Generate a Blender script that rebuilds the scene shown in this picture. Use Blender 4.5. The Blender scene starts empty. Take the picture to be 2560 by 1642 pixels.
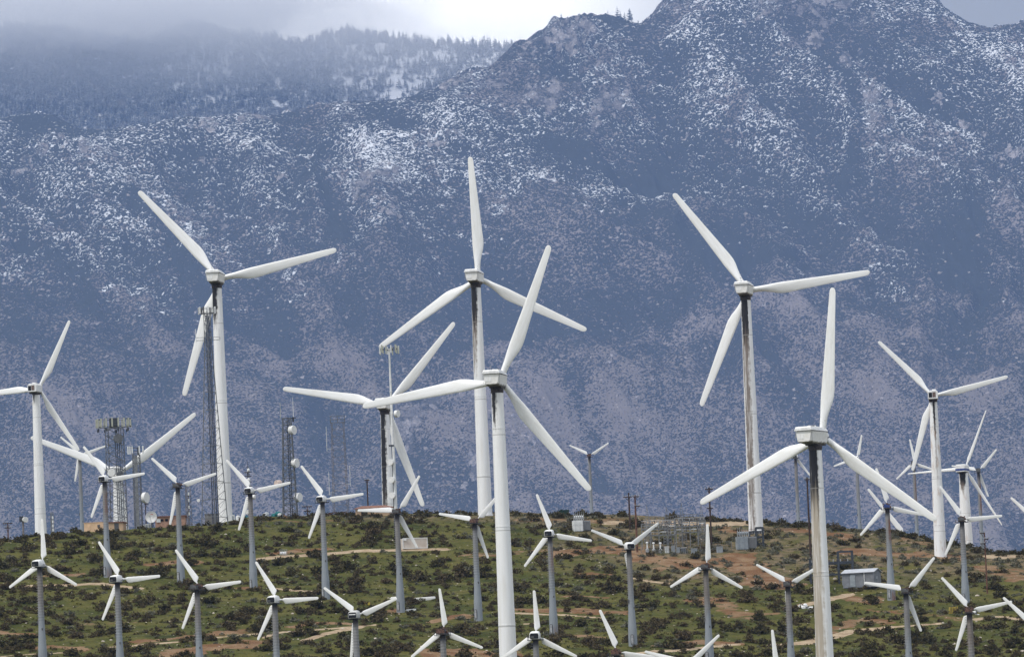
import bpy, math, random
import numpy as np
from mathutils import Matrix, Vector

random.seed(7)
rng = np.random.default_rng(7)
S = bpy.context.scene
C = S.collection
R_ = math.radians

# ------------------------------------------------------------------ camera
PW, PH = 2560.0, 1642.0
LENS = 200.0
F = PW * LENS / 36.0
CAMZ = 20.0
PITCH = math.atan((2050.0 - PH / 2) / F)
ROLL = R_(2.4)
fwd = np.array([0.0, math.cos(PITCH), math.sin(PITCH)])
_r0 = np.array([1.0, 0.0, 0.0])
_u0 = np.array([0.0, -math.sin(PITCH), math.cos(PITCH)])
rgt = math.cos(ROLL) * _r0 - math.sin(ROLL) * _u0
upv = math.cos(ROLL) * _u0 + math.sin(ROLL) * _r0
cam_d = bpy.data.cameras.new("camera")
cam = bpy.data.objects.new("camera", cam_d)
C.objects.link(cam)
M = Matrix(((rgt[0], upv[0], -fwd[0], 0), (rgt[1], upv[1], -fwd[1], 0), (rgt[2], upv[2], -fwd[2], CAMZ), (0, 0, 0, 1)))
cam.matrix_world = M
cam_d.lens = LENS
cam_d.sensor_width = 36.0
cam_d.clip_start = 1.0
cam_d.clip_end = 60000.0
S.camera = cam

# ------------------------------------------------------------------ light and sky
SUN_EL, SUN_AZ = 56.0, 236.0         # high, veiled by the overcast
sd = Vector((math.sin(R_(SUN_AZ)) * math.cos(R_(SUN_EL)), math.cos(R_(SUN_AZ)) * math.cos(R_(SUN_EL)), math.sin(R_(SUN_EL))))
ld = bpy.data.lights.new("sun", 'SUN')
ld.energy = 2.0
ld.angle = R_(14)
ld.color = (1.0, 0.95, 0.88)
lo = bpy.data.objects.new("sun", ld)
lo.rotation_euler = (-sd).to_track_quat('-Z', 'Y').to_euler()
C.objects.link(lo)

S.view_settings.view_transform = 'Standard'
S.view_settings.look = 'None'
S.view_settings.exposure = 0.46
S.view_settings.gamma = 1.0
S.cycles.use_denoising = True
S.cycles.volume_bounces = 8
S.cycles.max_bounces = 10
S.cycles.diffuse_bounces = 3
S.cycles.transparent_max_bounces = 8
S.render.film_transparent = False


class NT:
    """small helper around a node tree"""
    def __init__(self, tree):
        self.t = tree
        self.n = tree.nodes
        self.l = tree.links

    def new(self, typ, **kw):
        n = self.n.new(typ)
        for k, v in kw.items():
            setattr(n, k, v)
        return n

    def put(self, sock, val):
        if hasattr(val, 'is_output') or isinstance(val, bpy.types.NodeSocket):
            self.l.new(val, sock)
        elif isinstance(val, (tuple, list)) and len(val) == 3 and sock.type == 'RGBA':
            sock.default_value = (*val, 1.0)
        else:
            sock.default_value = val

    def m(self, op, a, b=0.0, c=None, clamp=False):
        n = self.new('ShaderNodeMath', operation=op, use_clamp=clamp)
        self.put(n.inputs[0], a)
        self.put(n.inputs[1], b)
        if c is not None:
            self.put(n.inputs[2], c)
        return n.outputs[0]

    def vm(self, op, a, b=(0, 0, 0)):
        n = self.new('ShaderNodeVectorMath', operation=op)
        self.put(n.inputs[0], a)
        if op == 'SCALE':
            self.put(n.inputs['Scale'], b)
        else:
            self.put(n.inputs[1], b)
        return n.outputs['Value'] if op in ('DOT_PRODUCT', 'LENGTH', 'DISTANCE') else n.outputs[0]

    def mix(self, f, a, b):
        n = self.new('ShaderNodeMix', data_type='RGBA')
        self.put(n.inputs[0], f)
        self.put(n.inputs[6], a)
        self.put(n.inputs[7], b)
        return n.outputs[2]

    def noise(self, vec, scale, detail=3.0, rough=0.55, dist=0.0):
        n = self.new('ShaderNodeTexNoise')
        self.put(n.inputs['Vector'], vec)
        n.inputs['Scale'].default_value = scale
        n.inputs['Detail'].default_value = detail
        n.inputs['Roughness'].default_value = rough
        n.inputs['Distortion'].default_value = dist
        return n.outputs['Fac']

    def voro(self, vec, scale, rand=1.0, out='Distance', feature='F1'):
        n = self.new('ShaderNodeTexVoronoi', feature=feature)
        self.put(n.inputs['Vector'], vec)
        n.inputs['Scale'].default_value = scale
        n.inputs['Randomness'].default_value = rand
        return n.outputs[out]

    def step(self, x, lo, hi):
        n = self.new('ShaderNodeMapRange', interpolation_type='SMOOTHSTEP', clamp=True)
        self.put(n.inputs['Value'], x)
        self.put(n.inputs['From Min'], lo)
        self.put(n.inputs['From Max'], hi)
        return n.outputs[0]

    def attr(self, name, obj=False):
        n = self.new('ShaderNodeAttribute', attribute_name=name)
        n.attribute_type = 'OBJECT' if obj else 'GEOMETRY'
        return n.outputs['Fac']

    def oc(self):
        return self.new('ShaderNodeTexCoord').outputs['Object']

    def sep(self, v):
        n = self.new('ShaderNodeSeparateXYZ')
        self.put(n.inputs[0], v)
        return n.outputs

    def comb(self, x, y, z):
        n = self.new('ShaderNodeCombineXYZ')
        for i, q in enumerate((x, y, z)):
            self.put(n.inputs[i], q)
        return n.outputs[0]

    def bump(self, h, strength=0.4, dist=0.2):
        n = self.new('ShaderNodeBump')
        n.inputs['Strength'].default_value = strength
        n.inputs['Distance'].default_value = dist
        self.put(n.inputs['Height'], h)
        return n.outputs[0]


def mat(name, fn):
    m = bpy.data.materials.new(name)
    m.use_nodes = True
    nt = NT(m.node_tree)
    bs = m.node_tree.nodes['Principled BSDF']
    bs.inputs['Roughness'].default_value = 0.7
    bs.inputs['Specular IOR Level'].default_value = 0.25
    fn(nt, bs)
    return m


def dirpix(px, py):
    d = fwd + rgt * ((px - PW / 2) / F) + upv * ((PH / 2 - py) / F)
    return d / np.linalg.norm(d)


w = bpy.data.worlds.new("World")
S.world = w
w.use_nodes = True
wt = NT(w.node_tree)
bg = w.node_tree.nodes['Background']
sky = wt.new('ShaderNodeTexSky', sky_type='NISHITA')
sky.sun_disc = False
sky.sun_elevation = R_(SUN_EL)
sky.sun_rotation = R_(SUN_AZ)
gd = wt.new('ShaderNodeTexCoord').outputs['Generated']
sx = wt.sep(gd)
# overcast: grey cloud layer, paler towards the zenith, with slow drifting structure
cn = wt.noise(wt.vm('MULTIPLY', gd, (6.0, 6.0, 16.0)), 1.6, 4.0, 0.5)
cloud = wt.mix(wt.step(cn, 0.3, 0.72), (5.6, 6.0, 7.0), (8.6, 8.9, 9.4))
dark = wt.mix(wt.step(cn, 0.3, 0.72), (4.2, 4.1, 4.0), (5.4, 5.2, 4.9))      # darker bank beyond the mountains to the right
pale = wt.mix(wt.step(cn, 0.3, 0.72), (10.0, 9.7, 9.0), (11.5, 11.2, 10.4))      # luminous cloud to the left of it
dark = wt.mix(wt.step(sx[0], -0.005, 0.055), pale, dark)
ahead = wt.m('MULTIPLY', wt.step(sx[1], 0.3, 0.9), wt.m('SUBTRACT', 1.0, wt.step(sx[2], 0.15, 0.45)))
cloud = wt.mix(ahead, cloud, dark)
cloud = wt.mix(wt.step(sx[2], 0.3, 0.8), cloud, (9.4, 9.6, 9.8))
cover = wt.mix(0.86, sky.outputs[0], cloud)
# thin bright break in the cloud in front of the hidden sun
g0 = dirpix(1010, -60)
dx = wt.vm('DISTANCE', gd, tuple(g0))
glow = wt.m('POWER', 2.718, wt.m('MULTIPLY', wt.m('MULTIPLY', dx, dx), -1.0 / (2 * 0.030 ** 2)))
halo = wt.m('POWER', 2.718, wt.m('MULTIPLY', wt.m('MULTIPLY', dx, dx), -1.0 / (2 * 0.16 ** 2)))
gl = wt.m('ADD', wt.m('MULTIPLY', glow, 14.0), wt.m('MULTIPLY', halo, 0.6))
tot = wt.vm('ADD', cover, wt.vm('SCALE', wt.comb(1.0, 0.98, 0.95), gl))
wt.put(bg.inputs['Color'], tot)
bg.inputs['Strength'].default_value = 0.1


# ------------------------------------------------------------------ projection helpers
def unproj(px, py, Y):
    px = np.asarray(px, float)
    py = np.asarray(py, float)
    d = fwd + np.multiply.outer((px - PW / 2) / F, rgt) + np.multiply.outer((PH / 2 - py) / F, upv)
    t = np.asarray(Y, float) / d[..., 1]
    return d * t[..., None] + np.array([0, 0, CAMZ])


def proj(X, Y, Z):
    x = X
    y = Y
    z = Z - CAMZ
    zc = y * fwd[1] + z * fwd[2]
    return (PW / 2 + F * (x * rgt[0] + y * rgt[1] + z * rgt[2]) / zc,
            PH / 2 - F * (x * upv[0] + y * upv[1] + z * upv[2]) / zc)


# ------------------------------------------------------------------ numpy noise
_perm = np.random.default_rng(3).permutation(1024)
_gang = np.random.default_rng(4).random(1024) * 2 * np.pi
_gx, _gy = np.cos(_gang), np.sin(_gang)


def pnoise(x, y):
    xi = np.floor(x).astype(int)
    yi = np.floor(y).astype(int)
    xf = x - xi
    yf = y - yi
    u = xf * xf * xf * (xf * (xf * 6 - 15) + 10)
    v = yf * yf * yf * (yf * (yf * 6 - 15) + 10)

    def g(i, j, a, b):
        h = _perm[(_perm[i & 1023] + j) & 1023]
        return _gx[h] * a + _gy[h] * b
    n00 = g(xi, yi, xf, yf)
    n10 = g(xi + 1, yi, xf - 1, yf)
    n01 = g(xi, yi + 1, xf, yf - 1)
    n11 = g(xi + 1, yi + 1, xf - 1, yf - 1)
    a = n00 + u * (n10 - n00)
    b = n01 + u * (n11 - n01)
    return (a + v * (b - a)) * 1.5


def fbm(x, y, oct=4, gain=0.5):
    s = 0
    a = 1.0
    for k in range(oct):
        s = s + a * pnoise(x + 17.3 * k, y - 9.1 * k)
        x = x * 2.03
        y = y * 2.03
        a *= gain
    return s


def ridged(x, y, oct=4, gain=0.55):
    s = 0
    a = 1.0
    for k in range(oct):
        s = s + a * (1 - 2 * np.abs(pnoise(x + 5.1 * k, y + 3.7 * k)))
        x = x * 2.05
        y = y * 2.05
        a *= gain
    return s


def sst(x, a, b):
    t = np.clip((x - a) / (b - a), 0, 1)
    return t * t * (3 - 2 * t)


# ------------------------------------------------------------------ mesh builder
class MB:
    def __init__(self):
        self.v = []
        self.f = []

    def add(self, vs, fs):
        o = len(self.v)
        self.v.extend([tuple(float(q) for q in p) for p in vs])
        self.f.extend([tuple(i + o for i in q) for q in fs])

    def box(self, c, s, rot=None):
        hx, hy, hz = s[0] / 2, s[1] / 2, s[2] / 2
        vs = [Vector((x, y, z)) for x in (-hx, hx) for y in (-hy, hy) for z in (-hz, hz)]
        if rot is not None:
            vs = [rot @ p for p in vs]
        vs = [(p[0] + c[0], p[1] + c[1], p[2] + c[2]) for p in vs]
        self.add(vs, [(0, 1, 3, 2), (4, 6, 7, 5), (0, 4, 5, 1), (2, 3, 7, 6), (0, 2, 6, 4), (1, 5, 7, 3)])

    def tube(self, p, q, r0, r1=None, n=6, cap=True):
        r1 = r0 if r1 is None else r1
        p = Vector(p)
        q = Vector(q)
        d = (q - p)
        if d.length < 1e-6:
            return
        d.normalize()
        a = Vector((0, 0, 1)) if abs(d.z) < 0.9 else Vector((1, 0, 0))
        u = d.cross(a).normalized()
        v = d.cross(u)
        vs = []
        for (c, r) in ((p, r0), (q, r1)):
            for k in range(n):
                t = 2 * math.pi * k / n
                vs.append(c + u * (math.cos(t) * r) + v * (math.sin(t) * r))
        fs = [(k, (k + 1) % n, n + (k + 1) % n, n + k) for k in range(n)]
        if cap:
            fs += [tuple(range(n - 1, -1, -1)), tuple(range(n, 2 * n))]
        self.add(vs, fs)

    def beam(self, p, q, w):
        self.tube(p, q, w * 0.7, n=4)

    def loft(self, rings, cap=True):
        n = len(rings[0])
        vs = [p for r in rings for p in r]
        fs = []
        for i in range(len(rings) - 1):
            for k in range(n):
                fs.append((i * n + k, i * n + (k + 1) % n, (i + 1) * n + (k + 1) % n, (i + 1) * n + k))
        if cap:
            fs += [tuple(range(n - 1, -1, -1)), tuple(range((len(rings) - 1) * n, len(rings) * n))]
        self.add(vs, fs)

    def lathe(self, prof, n=24, c=(0, 0, 0)):
        """profile of (radius, z) about the local z axis"""
        rings = [[(c[0] + r * math.cos(2 * math.pi * k / n), c[1] + r * math.sin(2 * math.pi * k / n), c[2] + z) for k in range(n)] for r, z in prof]
        self.loft(rings)

    def ball(self, c, r, n=10, m=6, sz=1.0):
        prof = [(max(0.01, r * math.sin(math.pi * i / m)), -r * sz * math.cos(math.pi * i / m)) for i in range(m + 1)]
        self.lathe(prof, n, c)

    def build(self, name, material, parent=None, smooth=False):
        me = bpy.data.meshes.new(name)
        me.from_pydata(self.v, [], self.f)
        if smooth:
            me.polygons.foreach_set('use_smooth', [True] * len(me.polygons))
            if hasattr(me, 'set_sharp_from_angle'):
                me.set_sharp_from_angle(angle=R_(40))
        me.materials.append(material)
        me.update()
        o = bpy.data.objects.new(name, me)
        C.objects.link(o)
        if parent is not None:
            o.parent = parent
        return o


def np_mesh(name, V, Fq, material, smooth=False):
    """mesh from numpy arrays; faces all of one size"""
    me = bpy.data.meshes.new(name)
    V = np.ascontiguousarray(V, dtype=np.float32)
    Fq = np.ascontiguousarray(Fq, dtype=np.int32)
    k = Fq.shape[1]
    me.vertices.add(len(V))
    me.vertices.foreach_set('co', V.ravel())
    me.loops.add(Fq.size)
    me.loops.foreach_set('vertex_index', Fq.ravel())
    me.polygons.add(len(Fq))
    me.polygons.foreach_set('loop_start', np.arange(0, Fq.size, k, dtype=np.int32))
    me.polygons.foreach_set('loop_total', np.full(len(Fq), k, dtype=np.int32))
    me.polygons.foreach_set('use_smooth', np.full(len(Fq), smooth, dtype=bool))
    me.update(calc_edges=True)
    me.validate()
    me.materials.append(material)
    return me


def link(name, me, parent=None):
    o = bpy.data.objects.new(name, me)
    C.objects.link(o)
    if parent is not None:
        o.parent = parent
    return o


def grid_faces(nx, ny):
    i = np.arange(nx - 1)
    j = np.arange(ny - 1)
    I, J = np.meshgrid(i, j)
    a = (J * nx + I).ravel()
    return np.stack([a, a + 1, a + nx + 1, a + nx], 1)


def fattr(me, name, vals):
    a = me.attributes.new(name, 'FLOAT', 'POINT')
    a.data.foreach_set('value', np.ascontiguousarray(vals, dtype=np.float32).ravel())


def tag(o, label=None, cat=None, group=None, kind=None):
    if label:
        o['label'] = label
    if cat:
        o['category'] = cat
    if group:
        o['group'] = group
    if kind:
        o['kind'] = kind
    return o


def empty(name, loc, rz, label, cat, group=None):
    o = bpy.data.objects.new(name, None)
    C.objects.link(o)
    o.location = loc
    o.rotation_euler = (0, 0, rz)
    o.empty_display_size = 0.5
    return tag(o, label, cat, group)

HAZE_D = 3.8e-5
HAZE_C = (0.236, 0.353, 0.63)
# px, py, depth, half sizes (m), density
MISTS = [
    (150, -10, 7420, 420, 130, 70, .0034, 1),
    (430, 20, 7400, 190, 120, 62, .0040, 2),
    (-150, 40, 7400, 300, 130, 64, .003, 3),
    (640, 0, 7450, 270, 110, 66, .0026, 4),
    (250, 120, 7380, 440, 90, 105, .0044, 5),
    (720, 110, 7380, 340, 90, 100, .0034, 6),
    (1000, 100, 7300, 280, 60, 76, .0010, 7),
]

# ------------------------------------------------------------------ hill the turbines stand on
_cu = np.array([-2500, -300, 0, 60, 130, 220, 330, 450, 520, 570, 630, 720, 850, 1000, 1150, 1300, 1450, 1600, 1750, 1860, 1960, 2066, 2180, 2275, 2338, 2400, 2465, 2528, 2560, 2860, 5000.])
_cv = np.array([1440, 1390, 1352, 1346, 1338, 1333, 1326, 1319, 1314, 1303, 1293, 1290, 1288, 1285, 1284, 1283, 1285, 1289, 1295, 1303, 1308, 1317, 1327, 1337, 1352, 1362, 1378, 1384, 1385, 1420, 1500.])
GS = 0.57
_a, _b, _w = 0.2, 1 / GS, 7.0
_s0 = _w * math.log(_b / _a)


def _sp(s):
    return _w * np.logaddexp(0, s / _w)


_C0 = _a * _sp(_s0) + _b * _sp(-_s0)


def Yof(v):
    """depth of the hillside that shows at photo row v"""
    return 1020 + GS * (1480 - np.asarray(v, float))


def vtar(u, Y):
    vc = np.interp(u, _cu, _cv)
    Yc = Yof(vc) - 4
    s = Y - Yc
    sc = np.minimum(s, 420)
    return vc + _a * _sp(sc) + _b * _sp(-sc) - _C0


def terrain_base(X, Y):
    X = np.asarray(X, float)
    Y = np.asarray(Y, float)
    Yq = np.maximum(Y, 700.0)
    Xq = X * (Yq / np.maximum(Y, 1e-3)) if False else X
    z = CAMZ + (2050 - 1480) / F * Yq
    for _ in range(5):
        u, v = proj(Xq, Yq, z)
        vt = vtar(u, Yq)
        z = unproj(u, vt, Yq)[..., 2]
    z0 = 18.0
    t = np.clip(Y / 700.0, 0, 1)
    z = np.where(Y < 700, z0 + (z - z0) * t * t, z)
    return z


def terrain(X, Y):
    X = np.asarray(X, float)
    Y = np.asarray(Y, float)
    n = 0.42 * fbm(X / 16.0, Y / 16.0, 3) + 0.10 * fbm(X / 3.1 + 40, Y / 3.1, 2)
    far = sst(Y, 1300, 2500)
    n = n * (1 + 14 * far)
    return terrain_base(X, Y) + n


def ground(px, py):
    """world point of the hillside under photo pixel (px, py)"""
    Y = float(Yof(py))
    P = unproj(px, py, Y)
    return Vector((float(P[0]), Y, float(terrain(P[0], Y))))


def at(px, py, Y):
    return Vector(unproj(px, py, Y).tolist())


def onhill(px, py, Y):
    P = unproj(px, py, Y)
    return Vector((float(P[0]), float(Y), float(terrain(P[0], Y))))


# strokes of bare soil and track: (polyline in photo px, half thickness px, strength)
ROADS = [
    ([(57, 1466), (150, 1462), (250, 1458), (347, 1470)], 5, 1),
    ([(273, 1617), (340, 1612), (430, 1605), (487, 1600), (555, 1591), (640, 1583)], 3, 1),
    ([(0, 1640), (120, 1632), (190, 1629)], 2.5, .7),
    ([(640, 1398), (720, 1390), (800, 1386), (880, 1378), (960, 1375), (1111, 1372)], 6, 1),
    ([(690, 1470), (740, 1476), (800, 1480)], 4, .9),
    ([(660, 1592), (698, 1580), (780, 1574), (850, 1569), (933, 1562)], 3, 1),
    ([(760, 1602), (800, 1588), (850, 1575), (900, 1567)], 5, 1),
    ([(1613, 1305), (1690, 1308), (1760, 1310), (1868, 1308)], 9, 1),
    ([(1520, 1306), (1613, 1306)], 7, .8),
    ([(2473, 1391), (2532, 1391)], 9, 1),
    ([(2003, 1512), (2050, 1503), (2126, 1484)], 6, 1),
    ([(1936, 1612), (2005, 1606), (2075, 1592), (2130, 1578), (2218, 1568)], 8, 1),
    ([(2218, 1568), (2290, 1562), (2345, 1558)], 4, .9),
    ([(2440, 1548), (2500, 1541), (2560, 1549)], 5, .9),
    ([(1560, 1638), (1630, 1628), (1720, 1622), (1780, 1616), (1842, 1611)], 5, 1),
    ([(1289, 1532), (1390, 1535), (1500, 1543)], 4, .8),
    ([(1582, 1445), (1630, 1453), (1688, 1461)], 4, .8),
    ([(1310, 1560), (1370, 1555)], 3, .7),
]
SOILS = [
    ([(1420, 1385), (1480, 1376), (1570, 1378), (1650, 1398)], 17, 1),
    ([(1648, 1400), (1740, 1408), (1840, 1398), (1870, 1420), (1930, 1455)], 20, 1),
    ([(1850, 1458), (1950, 1466), (2000, 1462)], 8, 1),
    ([(2113, 1378), (2200, 1383), (2300, 1388), (2400, 1393)], 10, 1),
    ([(1960, 1322), (2030, 1328), (2115, 1342)], 10, .8),
    ([(1810, 1322), (1870, 1328)], 8, .8),
    ([(2250, 1345), (2330, 1362)], 7, .6),
    ([(2470, 1420), (2560, 1440)], 14, .7),
    ([(2130, 1490), (2180, 1500)], 12, .8),
    ([(63, 1616), (130, 1613), (207, 1620)], 8, 1),
    ([(0, 1582), (86, 1585)], 7, .9),
    ([(428, 1632), (540, 1618), (640, 1606)], 11, 1),
    ([(344, 1604), (450, 1592), (603, 1578)], 8, .8),
    ([(373, 1410), (430, 1408), (490, 1402)], 8, .8),
    ([(120, 1438), (200, 1436)], 6, .8),
    ([(729, 1563), (800, 1556), (881, 1560)], 6, 1),
    ([(600, 1603), (660, 1606)], 7, .9),
    ([(620, 1576), (660, 1570)], 7, .8),
    ([(1070, 1634), (1150, 1628), (1270, 1636)], 14, 1),
    ([(1082, 1552), (1140, 1540), (1191, 1536)], 7, .9),
    ([(930, 1530), (990, 1526)], 7, .8),
    ([(1401, 1490), (1460, 1489), (1519, 1494)], 4, .8),
    ([(1447, 1432), (1521, 1436)], 6, .8),
    ([(1722, 1500), (1806, 1497)], 6, .8),
    ([(1400, 1585), (1510, 1592)], 4, .8),
    ([(1650, 1612), (1740, 1605), (1840, 1612)], 8, 1),
    ([(2075, 1575), (2140, 1550), (2220, 1555)], 9, .7),
    ([(1780, 1500), (1860, 1540), (1920, 1530)], 12, .7),
    ([(1290, 1380), (1420, 1372)], 8, .6),
    ([(1150, 1390), (1250, 1384)], 8, .6),
    ([(1300, 1300), (1450, 1300), (1560, 1300)], 8, .6),
    ([(640, 1300), (760, 1305), (860, 1302)], 6, .5),
    ([(680, 1382), (760, 1378), (820, 1372)], 7, .8),
    ([(570, 1468), (640, 1470)], 6, .8),
    ([(2180, 1525), (2260, 1530), (2400, 1545)], 7, .6),
    ([(1290, 1525), (1400, 1524), (1560, 1532)], 8, .8),
    ([(200, 1560), (330, 1556)], 6, .5),
]


def stroke_mask(u, v, strokes, wob, thin=1.0):
    out = np.zeros_like(u)
    for pts, hw, st in strokes:
        hw = hw * thin
        lo_u = min(p[0] for p in pts) - 80
        hi_u = max(p[0] for p in pts) + 80
        sel = (u > lo_u) & (u < hi_u)
        if not sel.any():
            continue
        uu = u[sel]
        vv = v[sel] + wob[sel] * hw * 0.9
        best = np.full(uu.shape, 1e9)
        for (a, b), (c, d) in zip(pts[:-1], pts[1:]):
            # thickness counts in rows, run in columns (columns count a fifth)
            ax, cx = a * .22, c * .22
            ex, ey = cx - ax, d - b
            t = np.clip(((uu * .22 - ax) * ex + (vv - b) * ey) / (ex * ex + ey * ey + 1e-9), 0, 1)
            dd = np.hypot(uu * .22 - ax - ex * t, vv - b - ey * t)
            best = np.minimum(best, dd)
        out[sel] = np.maximum(out[sel], st * (1 - sst(best, hw * 0.55, hw * 1.25)))
    return out


def masks(X, Y, Z):
    u, v = proj(X, Y, Z)
    wob = fbm(X / 7.0, Y / 9.0, 3)
    road = stroke_mask(u, v, ROADS, wob * 0.6, .62)
    soil = stroke_mask(u, v, SOILS, wob * 1.2, .72)
    # the upper right of the hill is drier and browner
    dry = sst(u, 1150, 1700) * (1 - sst(v, 1380, 1520)) + 0.6 * (1 - sst(v, 1292, 1325)) * sst(u, 600, 1000)
    dry = np.clip(dry + 0.35 * fbm(X / 30.0, Y / 30.0, 3), 0, 1)
    return road, soil, dry


def seg(a, b, n):
    return np.linspace(a, b, n, endpoint=False)


xs = np.concatenate([-np.geomspace(6500, 150, 30)[:-1], np.arange(-150, 150.01, 0.75), np.geomspace(150, 6500, 30)[1:]])
ys = np.concatenate([seg(-60, 700, 40), seg(700, 860, 60), seg(860, 1180, 400), seg(1180, 1500, 80), seg(1500, 6500 * 3.0, 120)])
GX, GY = np.meshgrid(xs, ys)
GZ = terrain(GX, GY)
# keep the far basin a plain that never rises above the ridge line of the hill
road, soil, dry = masks(GX, GY, GZ)


def m_ground(nt, bs):
    P = nt.oc()
    road, soil, dry = nt.attr('road'), nt.attr('soil'), nt.attr('dry')
    n1 = nt.noise(P, 0.10, 4, 0.6)
    n2 = nt.noise(P, 0.55, 4, 0.65)
    n3 = nt.noise(P, 2.2, 3, 0.6)
    n4 = nt.noise(nt.vm('ADD', P, (90, 31, 7)), 0.22, 4, 0.6)
    green = nt.mix(nt.step(n1, 0.36, 0.62), (0.058, 0.066, 0.017), (0.104, 0.098, 0.027))
    green = nt.mix(nt.step(n4, 0.5, 0.68), green, (0.036, 0.045, 0.014))
    green = nt.mix(nt.m('MULTIPLY', nt.step(n2, 0.52, 0.70), 0.45), green, (0.125, 0.095, 0.045))
    drycol = nt.mix(nt.step(n2, 0.36, 0.60), (0.068, 0.062, 0.032), (0.175, 0.132, 0.080))
    green = nt.mix(nt.m('MULTIPLY', nt.step(nt.noise(nt.vm('ADD', P, (3, 80, 7)), 0.95, 4, 0.7), 0.52, 0.66), 0.6), green, (0.032, 0.031, 0.013))
    base = nt.mix(nt.m('MULTIPLY', nt.step(dry, 0.2, 0.85), nt.step(n4, 0.30, 0.56)), green, drycol)
    soilc = nt.mix(nt.step(n4, 0.4, 0.62), (0.155, 0.083, 0.042), (0.235, 0.155, 0.090))
    soilc = nt.mix(nt.m('MULTIPLY', nt.step(n3, 0.5, 0.75), 0.5), soilc, (0.13, 0.085, 0.055))
    sm = nt.step(nt.m('ADD', soil, nt.m('MULTIPLY', nt.m('SUBTRACT', n2, 0.5), 1.7)), 0.42, 0.72)
    base = nt.mix(sm, base, soilc)
    roadc = nt.mix(nt.step(n2, 0.35, 0.65), (0.29, 0.212, 0.138), (0.42, 0.33, 0.225))
    rm = nt.step(nt.m('ADD', road, nt.m('MULTIPLY', nt.m('SUBTRACT', n2, 0.5), 0.8)), 0.44, 0.64)
    base = nt.mix(rm, base, roadc)
    # pale stones lying about
    vd = nt.voro(nt.vm('ADD', P, nt.vm('SCALE', nt.comb(n3, n2, 0), 0.3)), 0.7)
    st = nt.m('MULTIPLY', nt.m('LESS_THAN', vd, 0.13), nt.m('GREATER_THAN', n4, 0.5))
    base = nt.mix(nt.m('MULTIPLY', st, 0.6), base, (0.42, 0.36, 0.30))
    nt.put(bs.inputs['Base Color'], base)
    bs.inputs['Roughness'].default_value = 0.95
    bs.inputs['Specular IOR Level'].default_value = 0.05
    h = nt.m('ADD', n2, nt.m('MULTIPLY', n3, 0.5))
    nt.put(bs.inputs['Normal'], nt.bump(h, 0.9, 0.5))


M_ground = mat('desert_ground', m_ground)
gme = np_mesh('ground', np.stack([GX.ravel(), GY.ravel(), GZ.ravel()], 1), grid_faces(len(xs), len(ys)), M_ground, True)
fattr(gme, 'road', road)
fattr(gme, 'soil', soil)
fattr(gme, 'dry', dry)
tag(link('ground', gme), kind='structure')

# ------------------------------------------------------------------ mountains
_m1u = np.array([-900, -300, 0, 70, 130, 200, 240, 330, 430, 520, 580, 660, 800, 870, 1000, 1080, 1150, 1200, 1240, 1290, 1330, 1360, 1390, 1420, 1470, 1500, 1560, 1590, 1625, 1660, 1700, 1750, 1850, 2000, 2200, 2330, 2365, 2420, 2450, 2480, 2510, 2540, 2580, 2700, 3400.])
_m1v = np.array([400, 330, 300, 278, 282, 325, 330, 318, 296, 292, 285, 290, 266, 258, 252, 236, 196, 178, 165, 122, 110, 104, 74, 66, 52, 48, 52, 70, 62, 30, 10, -35, -110, -170, -110, -15, 20, 52, 68, 73, 68, 62, 64, 90, 160.])
_m2u = np.array([-900, -300, 0, 150, 300, 380, 470, 560, 700, 760, 800, 870, 930, 1000, 1100, 1200, 1300, 1400, 1500, 1700, 3400.])
_m2v = np.array([140, 110, 70, 78, 110, 112, 62, 92, 100, 116, 96, 84, 96, 108, 112, 118, 124, 118, 130, 140, 140.])
MS = 0.80
KM = 3.0          # the range stands seventeen to twenty five kilometres off


def v_m1(u, Y):
    vr = np.interp(u, _m1u, _m1v)
    Yr = 5650 + MS * (1440 - vr)
    s = Y / KM - Yr
    w_ = 10.0
    sp = lambda q: w_ * np.logaddexp(0, q / w_)
    s0 = w_ * math.log((1 / MS) / 0.5)
    c0 = 0.5 * w_ * np.logaddexp(0, s0 / w_) + (1 / MS) * w_ * np.logaddexp(0, -s0 / w_)
    return vr + 0.5 * sp(s) + (1 / MS) * sp(-s) - c0, s


def v_m2(u, Y):
    vr = np.interp(u, _m2u, _m2v)
    Yr = 7150 + MS * (500 - vr)
    s = Y / KM - Yr
    w_ = 14.0
    sp = lambda q: w_ * np.logaddexp(0, q / w_)
    s0 = w_ * math.log((1 / MS) / 0.4)
    c0 = 0.4 * w_ * np.logaddexp(0, s0 / w_) + (1 / MS) * w_ * np.logaddexp(0, -s0 / w_)
    return vr + 0.4 * sp(s) + (1 / MS) * sp(-s) - c0, s


def mount(fn, X, Y):
    z = np.full(np.shape(X), 500.0)
    for _ in range(6):
        u, v = proj(X, Y, z)
        vt, s = fn(u, Y)
        z = unproj(u, vt, Y)[..., 2]
    u, v = proj(X, Y, z)
    return z, u, v, s


def bumps1(X, Y, u, s):
    X, Y = X / KM, Y / KM
    big = fbm(X / 360.0 + 3, (Y + 0.35 * X) / 420.0, 2)
    mid = ridged((X + 0.35 * Y) / 150.0 + 0.5 * big, (Y - 0.3 * X) / 330.0, 4, 0.5)
    sm = fbm(X / 21.0, Y / 24.0, 3)
    edge = 1 - sst(np.abs(s), 0, 130)
    crag = np.exp(-((u - 1430) / 110.0) ** 2) * (1 - sst(np.abs(s + 60), 20, 130))
    spire = ridged(X / 15.0, Y / 42.0, 3)
    knoll = np.exp(-((u - 1180) / 210.0) ** 2) * np.exp(-((s + 880) / 190.0) ** 2)
    return KM * ((1 - .9 * edge) * (34 * big + 24 * mid) + (2.4 * sm) + 10.0 * crag * spire + 28 * knoll)


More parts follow.
